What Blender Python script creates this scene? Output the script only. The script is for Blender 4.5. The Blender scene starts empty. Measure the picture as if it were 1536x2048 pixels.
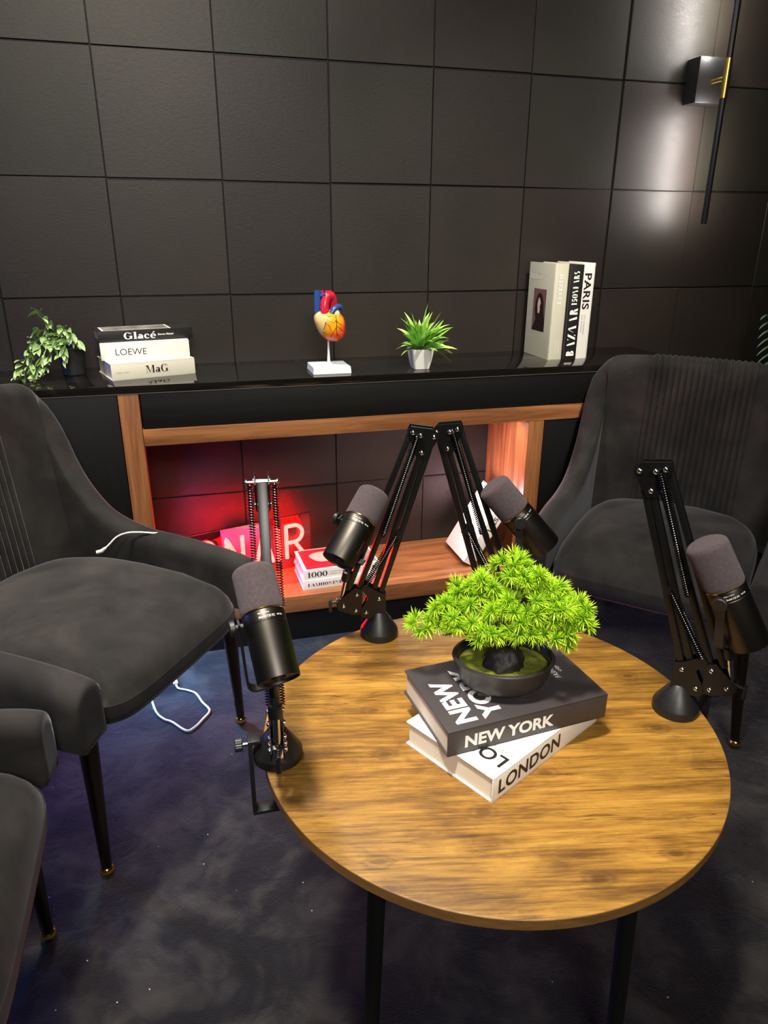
import bpy, math, random
import numpy as np
from mathutils import Vector, Matrix, noise
random.seed(7)
rnd = random.random
PI = math.pi
scene = bpy.context.scene
col = scene.collection
V = Vector

# ------------------------------------------------------------------ helpers
def lerp(a, b, t): return a + (b - a) * t
def smooth01(t):
    t = max(0.0, min(1.0, t)); return t * t * (3 - 2 * t)

class MB:
    """collects faces, then links them as ONE mesh object"""
    def __init__(s): s.v = []; s.f = []; s.c = []; s.mi = []
    def add(s, vs, fs, M=None, color=None, mi=0):
        n = len(s.v)
        for p in vs:
            p = V(p)
            s.v.append(M @ p if M else p)
        if color is None: color = (1, 1, 1)
        if isinstance(color, list): s.c.extend(color)
        else: s.c.extend([color] * len(vs))
        for f in fs:
            s.f.append([n + i for i in f]); s.mi.append(mi)
        return s
    def box(s, x0, x1, y0, y1, z0, z1, M=None, color=None, mi=0):
        vs = [(x0,y0,z0),(x1,y0,z0),(x1,y1,z0),(x0,y1,z0),(x0,y0,z1),(x1,y0,z1),(x1,y1,z1),(x0,y1,z1)]
        fs = [(0,3,2,1),(4,5,6,7),(0,1,5,4),(1,2,6,5),(2,3,7,6),(3,0,4,7)]
        return s.add(vs, fs, M, color, mi)
    def bbox(s, x0, x1, y0, y1, z0, z1, b=.003, M=None, color=None, mi=0):
        """box with chamfered edges"""
        import bmesh
        bm = bmesh.new()
        bmesh.ops.create_cube(bm, size=1)
        for v in bm.verts:
            v.co = V((x0 if v.co.x < 0 else x1, y0 if v.co.y < 0 else y1, z0 if v.co.z < 0 else z1))
        bmesh.ops.bevel(bm, geom=bm.edges[:], offset=b, segments=2, profile=.6, affect='EDGES')
        bm.verts.index_update()
        s.add([v.co.copy() for v in bm.verts], [[v.index for v in f.verts] for f in bm.faces], M, color, mi)
        bm.free(); return s
    def lathe(s, prof, n=32, M=None, color=None, cap0=True, cap1=True, mi=0):
        vs = []; fs = []
        for (r, z) in prof:
            for k in range(n):
                a = 2 * PI * k / n; vs.append((r * math.cos(a), r * math.sin(a), z))
        m = len(prof)
        for i in range(m - 1):
            for k in range(n):
                k2 = (k + 1) % n
                fs.append((i*n+k, i*n+k2, (i+1)*n+k2, (i+1)*n+k))
        if cap0: fs.append([k for k in range(n)][::-1])
        if cap1: fs.append([(m-1)*n + k for k in range(n)])
        return s.add(vs, fs, M, color, mi)
    def cyl(s, p, q, r, r2=None, n=20, color=None, mi=0):
        p = V(p); q = V(q); r2 = r if r2 is None else r2
        return s.lathe([(r, 0), (r2, (q - p).length)], n, frame(p, q - p), color, mi=mi)
    def loft(s, rings, closed=True, cap=True, M=None, color=None, mi=0):
        n = len(rings[0]); vs = [p for r in rings for p in r]; fs = []
        for i in range(len(rings) - 1):
            for k in range(n if closed else n - 1):
                k2 = (k + 1) % n
                fs.append((i*n+k, i*n+k2, (i+1)*n+k2, (i+1)*n+k))
        if cap and closed:
            fs.append([k for k in range(n)][::-1]); fs.append([(len(rings)-1)*n + k for k in range(n)])
        return s.add(vs, fs, M, color, mi)
    def tube(s, pts, r, n=10, color=None, cap=True, mi=0):
        pts = [V(p) for p in pts]; rings = []
        t = (pts[1] - pts[0]).normalized()
        a = V((0, 0, 1)) if abs(t.z) < .9 else V((1, 0, 0))
        x = t.cross(a).normalized()
        for i, p in enumerate(pts):
            t = (pts[min(i+1, len(pts)-1)] - pts[max(i-1, 0)]).normalized()
            x = (x - t * x.dot(t)).normalized(); y = t.cross(x)
            rr = r[i] if isinstance(r, (list, tuple)) else r
            rings.append([p + x * rr * math.cos(2*PI*k/n) + y * rr * math.sin(2*PI*k/n) for k in range(n)])
        return s.loft(rings, True, cap, None, color, mi)
    def ball(s, c, r, n=12, color=None, sq=(1, 1, 1), mi=0):
        prof = [(max(1e-5, r * math.sin(PI * i / n)), -r * math.cos(PI * i / n)) for i in range(n + 1)]
        M = Matrix.Translation(V(c)) @ Matrix.Diagonal((sq[0], sq[1], sq[2], 1))
        return s.lathe(prof, n * 2, M, color, False, False, mi)
    def ribbon(s, pts, b, w, t, color=None):
        """rectangular strip swept along pts; b is the width direction"""
        pts = [V(p) for p in pts]; b = V(b).normalized(); rings = []
        for i, p in enumerate(pts):
            tg = (pts[min(i+1, len(pts)-1)] - pts[max(i-1, 0)]).normalized()
            nn = tg.cross(b).normalized()
            rings.append([p + b*w/2 + nn*t/2, p - b*w/2 + nn*t/2, p - b*w/2 - nn*t/2, p + b*w/2 - nn*t/2])
        return s.loft(rings, True, True, None, color)
    def prism(s, poly, d0, d1, M=None, color=None, mi=0):
        """poly in (x,z), extruded along y"""
        n = len(poly)
        vs = [(x, d0, z) for x, z in poly] + [(x, d1, z) for x, z in poly]
        fs = [list(range(n)), list(range(2*n-1, n-1, -1))] + [((i+1) % n, i, n+i, n+(i+1) % n) for i in range(n)]
        return s.add(vs, fs, M, color, mi)
    def build(s, name, mat, parent=None, smooth=35, colors=False, bevel=None):
        me = bpy.data.meshes.new(name)
        me.from_pydata([tuple(p) for p in s.v], [], s.f)
        if isinstance(mat, (list, tuple)):
            for m in mat: me.materials.append(m)
            me.polygons.foreach_set('material_index', s.mi)
        else: me.materials.append(mat)
        import bmesh
        bm = bmesh.new(); bm.from_mesh(me); bmesh.ops.recalc_face_normals(bm, faces=bm.faces[:]); bm.to_mesh(me); bm.free()
        if colors:
            at = me.color_attributes.new('Col', 'FLOAT_COLOR', 'POINT')
            at.data.foreach_set('color', [x for c in s.c for x in (c[0], c[1], c[2], 1.0)])
        if smooth:
            me.polygons.foreach_set('use_smooth', [True] * len(me.polygons))
            me.set_sharp_from_angle(angle=math.radians(smooth))
        me.update()
        o = bpy.data.objects.new(name, me); col.objects.link(o)
        if parent: o.parent = parent
        if bevel:
            b = o.modifiers.new('bevel', 'BEVEL'); b.width = bevel; b.segments = 2; b.limit_method = 'ANGLE'; b.harden_normals = False
        return o

def frame(p, d):
    """matrix whose z axis is d, at p"""
    z = V(d).normalized(); a = V((0, 0, 1)) if abs(z.z) < .95 else V((0, 1, 0))
    x = a.cross(z).normalized(); y = z.cross(x)
    return Matrix(((x.x, y.x, z.x, p[0]), (x.y, y.y, z.y, p[1]), (x.z, y.z, z.z, p[2]), (0, 0, 0, 1)))
def axes(p, x, y, z):
    x, y, z = V(x), V(y), V(z)
    return Matrix(((x.x, y.x, z.x, p[0]), (x.y, y.y, z.y, p[1]), (x.z, y.z, z.z, p[2]), (0, 0, 0, 1)))
def tag(o, label=None, cat=None, group=None, kind=None):
    if label: o['label'] = label
    if cat: o['category'] = cat
    if group: o['group'] = group
    if kind: o['kind'] = kind
    return o
def thing(name, label, cat, loc=(0, 0, 0), rz=0, group=None, M=None):
    o = bpy.data.objects.new(name, None); col.objects.link(o); o.empty_display_size = .05
    if M is not None: o.matrix_world = M
    else: o.location = loc; o.rotation_euler = (0, 0, rz)
    return tag(o, label, cat, group)
def catmull(P, k=6):
    P = [np.array(p, float) for p in P]; out = []
    for i in range(len(P) - 1):
        p0 = P[max(i-1, 0)]; p1 = P[i]; p2 = P[i+1]; p3 = P[min(i+2, len(P)-1)]
        for j in range(k):
            t = j / k
            out.append(.5 * (2*p1 + (p2-p0)*t + (2*p0-5*p1+4*p2-p3)*t*t + (3*p1-p0-3*p2+p3)*t**3))
    out.append(P[-1]); return out

# ------------------------------------------------------------------ materials
def nodes(name):
    m = bpy.data.materials.new(name); m.use_nodes = True
    nt = m.node_tree; b = nt.nodes['Principled BSDF']
    return m, nt, b
def srgb(r, g, b):
    f = lambda c: (c / 255 / 12.92) if c / 255 <= .04045 else ((c / 255 + .055) / 1.055) ** 2.4
    return (f(r), f(g), f(b))
def mat(name, c, rough=.5, metal=0, spec=.5, coat=0, bump=0, bscale=300, sheen=0, emit=None, es=0, vary=0, vscale=20, trans=0):
    m, nt, b = nodes(name)
    b.inputs['Base Color'].default_value = (*c, 1); b.inputs['Roughness'].default_value = rough
    b.inputs['Metallic'].default_value = metal; b.inputs['Specular IOR Level'].default_value = spec
    b.inputs['Coat Weight'].default_value = coat; b.inputs['Sheen Weight'].default_value = sheen
    b.inputs['Transmission Weight'].default_value = trans
    if emit: b.inputs['Emission Color'].default_value = (*emit, 1); b.inputs['Emission Strength'].default_value = es
    if bump or vary:
        tc = nt.nodes.new('ShaderNodeTexCoord')
    if bump:
        n = nt.nodes.new('ShaderNodeTexNoise'); n.inputs['Scale'].default_value = bscale; n.inputs['Detail'].default_value = 3
        bp = nt.nodes.new('ShaderNodeBump'); bp.inputs['Strength'].default_value = bump; bp.inputs['Distance'].default_value = .002
        nt.links.new(tc.outputs['Object'], n.inputs['Vector']); nt.links.new(n.outputs['Fac'], bp.inputs['Height'])
        nt.links.new(bp.outputs['Normal'], b.inputs['Normal'])
    if vary:
        n = nt.nodes.new('ShaderNodeTexNoise'); n.inputs['Scale'].default_value = vscale; n.inputs['Detail'].default_value = 4
        nt.links.new(tc.outputs['Object'], n.inputs['Vector'])
        r = nt.nodes.new('ShaderNodeValToRGB')
        r.color_ramp.elements[0].position = .3; r.color_ramp.elements[1].position = .7
        r.color_ramp.elements[0].color = (*[x * (1 - vary) for x in c], 1); r.color_ramp.elements[1].color = (*[min(1, x * (1 + vary)) for x in c], 1)
        nt.links.new(n.outputs['Fac'], r.inputs['Fac']); nt.links.new(r.outputs['Color'], b.inputs['Base Color'])
    return m
def ramp(nt, fac, stops):
    r = nt.nodes.new('ShaderNodeValToRGB'); e = r.color_ramp.elements
    while len(e) > 1: e.remove(e[-1])
    e[0].position = stops[0][0]; e[0].color = (*stops[0][1], 1)
    for p, c in stops[1:]:
        x = e.new(p); x.color = (*c, 1)
    nt.links.new(fac, r.inputs['Fac']); return r.outputs['Color']
def mapping(nt, scale=(1, 1, 1), rot=(0, 0, 0), loc=(0, 0, 0), src='Object'):
    tc = nt.nodes.new('ShaderNodeTexCoord'); mp = nt.nodes.new('ShaderNodeMapping')
    mp.inputs['Scale'].default_value = scale; mp.inputs['Rotation'].default_value = rot; mp.inputs['Location'].default_value = loc
    nt.links.new(tc.outputs[src], mp.inputs['Vector']); return mp.outputs['Vector']
def grain(nt, scale, ang, loc=(0, 0, 0)):
    """object coordinates turned about z first, then stretched"""
    tc = nt.nodes.new('ShaderNodeTexCoord'); ro = nt.nodes.new('ShaderNodeVectorRotate'); ro.rotation_type = 'Z_AXIS'
    ro.inputs['Angle'].default_value = ang; mp = nt.nodes.new('ShaderNodeMapping')
    mp.inputs['Scale'].default_value = scale; mp.inputs['Location'].default_value = loc
    nt.links.new(tc.outputs['Object'], ro.inputs['Vector']); nt.links.new(ro.outputs['Vector'], mp.inputs['Vector'])
    return mp.outputs['Vector']
def noise_n(nt, vec, scale, detail=4, rough=.55, dist=0):
    n = nt.nodes.new('ShaderNodeTexNoise'); n.inputs['Scale'].default_value = scale; n.inputs['Detail'].default_value = detail
    n.inputs['Roughness'].default_value = rough; n.inputs['Distortion'].default_value = dist
    nt.links.new(vec, n.inputs['Vector']); return n.outputs['Fac']
def mixc(nt, fac, a, b, mode='MIX'):
    m = nt.nodes.new('ShaderNodeMix'); m.data_type = 'RGBA'; m.blend_type = mode
    for k, v in ((0, fac), (6, a), (7, b)):
        if isinstance(v, (int, float)): m.inputs[k].default_value = v
        elif isinstance(v, tuple): m.inputs[k].default_value = (*v, 1)
        else: nt.links.new(v, m.inputs[k])
    return m.outputs[2]
def math_n(nt, op, a, b=0.0):
    m = nt.nodes.new('ShaderNodeMath'); m.operation = op
    for k, v in ((0, a), (1, b)):
        if isinstance(v, (int, float)): m.inputs[k].default_value = v
        else: nt.links.new(v, m.inputs[k])
    return m.outputs[0]
def bump_n(nt, b, h, strength, dist=.002):
    bp = nt.nodes.new('ShaderNodeBump'); bp.inputs['Strength'].default_value = strength; bp.inputs['Distance'].default_value = dist
    nt.links.new(h, bp.inputs['Height']); nt.links.new(bp.outputs['Normal'], b.inputs['Normal'])

def wood(name, stops, stretch, rot=(0, 0, 0), rough=.4, spec=.5, fine=1.0, bump=.15):
    """stretch: per-axis noise scale (small along the grain)"""
    m, nt, b = nodes(name)
    v = mapping(nt, stretch, rot)
    f1 = noise_n(nt, v, 1.0, 6, .6, 1.2)
    v2 = mapping(nt, tuple(s * 5 for s in stretch), rot, (3, 7, 1))
    f2 = noise_n(nt, v2, 1.0, 5, .65, .4)
    f = math_n(nt, 'ADD', math_n(nt, 'MULTIPLY', f1, .68), math_n(nt, 'MULTIPLY', f2, .32 * fine))
    nt.links.new(ramp(nt, f, stops), b.inputs['Base Color'])
    b.inputs['Roughness'].default_value = rough; b.inputs['Specular IOR Level'].default_value = spec
    if bump: bump_n(nt, b, f2, bump, .0008)
    return m

M = {}
M['walnut_h'] = wood('walnut_horizontal', [(.28, srgb(74, 44, 26)), (.45, srgb(122, 76, 44)), (.58, srgb(150, 98, 58)), (.75, srgb(172, 118, 74))], (1.6, 26, 26), rough=.38)
M['walnut_v'] = wood('walnut_vertical', [(.28, srgb(74, 44, 26)), (.45, srgb(122, 76, 44)), (.58, srgb(150, 98, 58)), (.75, srgb(172, 118, 74))], (24, 24, 1.5), rough=.38)
M['blackwood_h'] = wood('black_wood_horizontal', [(.3, srgb(8, 7, 7)), (.55, srgb(13, 12, 11)), (.8, srgb(25, 22, 21))], (2.5, 50, 50), rough=.5, spec=.3, bump=.3)
M['blackwood_v'] = wood('black_wood_vertical', [(.3, srgb(5, 5, 5)), (.55, srgb(9, 8, 8)), (.8, srgb(15, 14, 14))], (50, 50, 2.5), rough=.5, spec=.3, bump=.3)
M['gloss_top'] = wood('black_gloss_top', [(.3, srgb(12, 11, 10)), (.6, srgb(22, 20, 18)), (.8, srgb(30, 27, 24))], (2.5, 40, 40), rough=.09, spec=.75, bump=0)
M['edge_pale'] = mat('pale_edge_band', srgb(70, 64, 58), .4)

def rustic():
    m, nt, b = nodes('rustic_oak_laminate')
    R = math.radians(12.5)
    big = noise_n(nt, grain(nt, (4.5, 26, 1), R), 1.0, 7, .62, 1.3)
    fine = noise_n(nt, grain(nt, (14, 330, 1), R, (2, 5, 0)), 1.0, 5, .7, .3)
    streak = noise_n(nt, grain(nt, (5, 120, 1), R, (6, 3, 0)), 1.0, 5, .65, .6)
    patch = noise_n(nt, grain(nt, (6, 15, 1), R, (8, 1, 0)), 1.0, 8, .72, .6)
    f = math_n(nt, 'ADD', math_n(nt, 'ADD', math_n(nt, 'MULTIPLY', big, .40), math_n(nt, 'MULTIPLY', streak, .28)), math_n(nt, 'MULTIPLY', fine, .32))
    c = ramp(nt, f, [(.36, srgb(72, 45, 17)), (.44, srgb(124, 86, 33)), (.51, srgb(154, 111, 44)), (.58, srgb(174, 130, 55)), (.68, srgb(194, 152, 72))])
    dark = ramp(nt, math_n(nt, 'ADD', math_n(nt, 'MULTIPLY', patch, .78), math_n(nt, 'MULTIPLY', fine, .22)), [(.38, (1, 1, 1)), (.46, (.5, .5, .5)), (.545, (0, 0, 0))])
    c = mixc(nt, math_n(nt, 'MULTIPLY', dark, .66), c, srgb(82, 54, 27))
    # cracks along the grain
    cr = noise_n(nt, grain(nt, (2.2, 60, 1), R, (4, 2, 0)), 1.0, 3, .5, .3)
    crk = ramp(nt, math_n(nt, 'ABSOLUTE', math_n(nt, 'SUBTRACT', cr, .5)), [(.0, (1, 1, 1)), (.012, (0, 0, 0))])
    gate = ramp(nt, noise_n(nt, grain(nt, (6, 11, 1), R, (1, 9, 0)), 1, 2), [(.55, (0, 0, 0)), (.62, (1, 1, 1))])
    c = mixc(nt, math_n(nt, 'MULTIPLY', math_n(nt, 'MULTIPLY', crk, gate), .8), c, srgb(44, 28, 14))
    # knots
    vo = nt.nodes.new('ShaderNodeTexVoronoi'); vo.voronoi_dimensions = '2D'; vo.inputs['Scale'].default_value = 1
    nt.links.new(grain(nt, (5.0, 8, .01), R, (.3, .2, 0)), vo.inputs['Vector'])
    kd = math_n(nt, 'ADD', vo.outputs['Distance'], math_n(nt, 'MULTIPLY', math_n(nt, 'SUBTRACT', streak, .5), .12))
    kn = ramp(nt, kd, [(.03, (1, 1, 1)), (.06, (.3, .3, .3)), (.085, (.6, .6, .6)), (.12, (0, 0, 0))])
    c = mixc(nt, math_n(nt, 'MULTIPLY', kn, .6), c, srgb(64, 40, 18))
    nt.links.new(c, b.inputs['Base Color'])
    b.inputs['Roughness'].default_value = .45; b.inputs['Specular IOR Level'].default_value = .4
    bump_n(nt, b, f, .35, .001)
    return m
M['rustic'] = rustic()
M['rustic_edge'] = wood('rustic_edge', [(.3, srgb(88, 60, 30)), (.6, srgb(124, 90, 48)), (.8, srgb(150, 112, 64))], (12, 12, 60), rough=.45, bump=0)

def wall_mat():
    m, nt, b = nodes('black_felt_panel')
    at = nt.nodes.new('ShaderNodeAttribute'); at.attribute_name = 'Col'
    n1 = noise_n(nt, mapping(nt, (4, 4, 4)), 1, 4)
    n2 = noise_n(nt, mapping(nt, (60, 60, 190), (0, .6, 0)), 1, 4, .7)
    k = ramp(nt, n1, [(.3, (.8, .8, .8)), (.7, (1.15, 1.15, 1.15))])
    c = mixc(nt, 1.0, at.outputs['Color'], k, 'MULTIPLY')
    nt.links.new(c, b.inputs['Base Color'])
    rr = math_n(nt, 'ADD', .36, math_n(nt, 'MULTIPLY', n2, .22))
    nt.links.new(rr, b.inputs['Roughness']); b.inputs['Specular IOR Level'].default_value = .36
    n3 = noise_n(nt, mapping(nt, (260, 260, 420)), 1, 3)
    bump_n(nt, b, math_n(nt, 'ADD', n3, math_n(nt, 'MULTIPLY', n2, .7)), .28, .0012)
    return m
M['wall'] = wall_mat()
M['wall_gap'] = mat('panel_gap_black', srgb(9, 8, 8), .9)
M['ceil'] = mat('dark_paint', srgb(30, 29, 28), .9)

def carpet_mat():
    m, nt, b = nodes('dark_blue_carpet')
    n1 = noise_n(nt, mapping(nt, (4.5, 4.5, 1)), 1, 3, .5, 1.5)
    n2 = noise_n(nt, mapping(nt, (15, 15, 1), (0, 0, .6)), 1, 5, .65, 1.0)
    f = math_n(nt, 'ADD', math_n(nt, 'MULTIPLY', n1, .62), math_n(nt, 'MULTIPLY', n2, .38))
    c = ramp(nt, f, [(.36, srgb(12, 12, 14)), (.47, srgb(18, 18, 20)), (.54, srgb(33, 32, 31)), (.64, srgb(46, 45, 43))])
    vo = nt.nodes.new('ShaderNodeTexVoronoi'); vo.voronoi_dimensions = '2D'; vo.inputs['Scale'].default_value = 13
    nt.links.new(mapping(nt, (1, 1, .01)), vo.inputs['Vector'])
    sp = ramp(nt, vo.outputs['Distance'], [(.012, (1, 1, 1)), (.017, (0, 0, 0))])
    gate = ramp(nt, vo.outputs['Color'], [(.74, (0, 0, 0)), (.78, (1, 1, 1))])
    c = mixc(nt, math_n(nt, 'MULTIPLY', sp, gate), c, srgb(190, 190, 185))
    nt.links.new(c, b.inputs['Base Color'])
    b.inputs['Roughness'].default_value = .95; b.inputs['Specular IOR Level'].default_value = .15
    b.inputs['Sheen Weight'].default_value = .25; b.inputs['Sheen Roughness'].default_value = .4
    n3 = noise_n(nt, mapping(nt, (420, 420, 420)), 1, 2)
    bump_n(nt, b, math_n(nt, 'ADD', n3, math_n(nt, 'MULTIPLY', n2, 2.0)), .5, .004)
    return m
M['carpet'] = carpet_mat()

def velvet_mat():
    m, nt, b = nodes('charcoal_velvet')
    n1 = noise_n(nt, mapping(nt, (9, 9, 9)), 1, 4, .6, .3)
    c = ramp(nt, n1, [(.32, srgb(22, 21, 20)), (.5, srgb(34, 32, 31)), (.68, srgb(46, 43, 41))])
    nt.links.new(c, b.inputs['Base Color'])
    b.inputs['Roughness'].default_value = .85; b.inputs['Specular IOR Level'].default_value = .2
    b.inputs['Sheen Weight'].default_value = .16; b.inputs['Sheen Roughness'].default_value = .35
    b.inputs['Sheen Tint'].default_value = (.9, .92, 1, 1)
    n3 = noise_n(nt, mapping(nt, (500, 500, 500)), 1, 2)
    bump_n(nt, b, n3, .15, .001)
    return m
M['velvet'] = velvet_mat()
M['leg'] = mat('dark_bronze_metal', srgb(96, 84, 66), .25, 1)
M['gold'] = mat('polished_brass', srgb(214, 176, 92), .18, 1)
M['brass'] = mat('brushed_brass', srgb(214, 184, 84), .3, 1)
M['black_metal'] = mat('black_painted_metal', srgb(12, 12, 13), .32, 0, .4)
M['black_satin'] = mat('black_satin', srgb(24, 24, 24), .42, 0, .5)
M['mic_body'] = mat('mic_black_aluminium', srgb(74, 70, 65), .40, 1, .6)
M['mic_dark'] = mat('mic_recess', srgb(10, 10, 10), .5)
M['leg_black'] = mat('matte_black_leg', srgb(14, 14, 14), .6, 0, .2)
M['foam'] = mat('grey_windscreen_foam', srgb(80, 70, 72), .95, 0, .1, bump=.8, bscale=900, vary=.16, vscale=220, sheen=.1)
M['chrome'] = mat('chrome', (.8, .8, .8), .12, 1)
M['steel'] = mat('spring_steel', (.09, .088, .09), .22, 1)
M['alu'] = mat('grey_bar_face', srgb(128, 122, 112), .4, .6)
M['white'] = mat('white_plastic', srgb(232, 232, 235), .35)
M['ceramic'] = mat('white_glazed_pot', srgb(236, 234, 226), .22, coat=.3)
M['cable'] = mat('white_cable', srgb(226, 222, 210), .5)
M['pages'] = mat('book_pages', srgb(226, 216, 194), .8, bump=.1, bscale=500)
M['cov_white'] = mat('cover_white', srgb(238, 234, 224), .45)
M['cov_ivory'] = mat('cover_ivory', srgb(222, 217, 198), .5)
M['cov_sage'] = mat('cover_warm_grey', srgb(196, 192, 172), .5)
M['cov_purple_lit'] = mat('cover_purple_lit', srgb(186, 140, 222), .5)  # white cover with the purple shelf light put into its colour
M['cov_black'] = mat('cover_black', srgb(30, 29, 28), .4)
M['cov_char'] = mat('cover_charcoal', srgb(62, 57, 58), .42)
M['ink_white'] = mat('ink_white', srgb(240, 238, 232), .5)
M['ink_black'] = mat('ink_black', srgb(24, 23, 23), .5)
M['ink_grey'] = mat('ink_grey', srgb(150, 146, 140), .5)
M['ink_dim'] = mat('ink_dim', srgb(84, 80, 72), .5)
M['ink_red'] = mat('print_red', srgb(176, 30, 44), .45)
M['ink_photo'] = mat('print_photo_grey', srgb(128, 122, 118), .5, vary=.5, vscale=28)
M['ink_skin'] = mat('print_portrait_skin', srgb(220, 186, 172), .5, vary=.08, vscale=60)
M['ink_mauve'] = mat('print_mauve', srgb(122, 84, 92), .5)
M['ink_hair'] = mat('print_dark_brown', srgb(38, 24, 22), .5)
M['pot_black'] = mat('matte_black_pot', srgb(34, 33, 32), .6)
M['pot_brown'] = mat('bonsai_pot_dark_brown', srgb(46, 41, 40), .42)
M['bark'] = mat('dark_bark', srgb(30, 25, 23), .55, bump=.9, bscale=70, vary=.4, vscale=40)
M['moss'] = mat('moss', srgb(96, 104, 18), .95, bump=1.0, bscale=160, vary=.35, vscale=60)
M['acrylic'] = mat('clear_acrylic', (.92, .62, .66), .04, 0, .5, trans=1.0)
M['neon'] = mat('red_neon_tube', srgb(255, 60, 60), .4, emit=(1.0, .0055, .0042), es=110)
M['led_white'] = mat('led_strip_white', (.9, .88, .85), .4, emit=(1.0, .93, .88), es=500)
def attr_mat(name, rough=.5, spec=.4, sub=0):
    m, nt, b = nodes(name)
    at = nt.nodes.new('ShaderNodeAttribute'); at.attribute_name = 'Col'
    nt.links.new(at.outputs['Color'], b.inputs['Base Color'])
    b.inputs['Roughness'].default_value = rough; b.inputs['Specular IOR Level'].default_value = spec
    return m
M['leaf'] = attr_mat('leaf_green', .45)
M['needle'] = attr_mat('bonsai_needle', .5, .35)
M['organ'] = attr_mat('glossy_painted_model', .22, .55)

# ------------------------------------------------------------------ lettering
def text2d(body, size, weight=0, shear=0, spacing=1.0):
    cu = bpy.data.curves.new('t', 'FONT'); cu.body = body; cu.size = size; cu.offset = weight; cu.shear = shear
    cu.space_character = spacing; cu.resolution_u = 4
    o = bpy.data.objects.new('t', cu); col.objects.link(o)
    dg = bpy.context.evaluated_depsgraph_get(); me = bpy.data.meshes.new_from_object(o.evaluated_get(dg))
    vs = [(v.co.x, v.co.y) for v in me.vertices]; fs = [list(p.vertices) for p in me.polygons]
    bpy.data.objects.remove(o); bpy.data.curves.remove(cu); bpy.data.meshes.remove(me)
    return vs, fs
class Glyph:
    def __init__(s): s.v = []; s.f = []
    def poly(s, *p): n = len(s.v); s.v += list(p); s.f.append(list(range(n, n + len(p))))
    def rect(s, x0, x1, y0, y1): s.poly((x0, y0), (x1, y0), (x1, y1), (x0, y1))
    def ring(s, cx, cy, rx, ry, tx, ty, a0=0, a1=360, n=28):
        k = len(s.v)
        for i in range(n + 1):
            a = math.radians(lerp(a0, a1, i / n))
            s.v.append((cx + rx * math.cos(a), cy + ry * math.sin(a)))
            s.v.append((cx + (rx - tx) * math.cos(a), cy + (ry - ty) * math.sin(a)))
        for i in range(n): s.f.append([k + 2*i, k + 2*i + 2, k + 2*i + 3, k + 2*i + 1])
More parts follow.
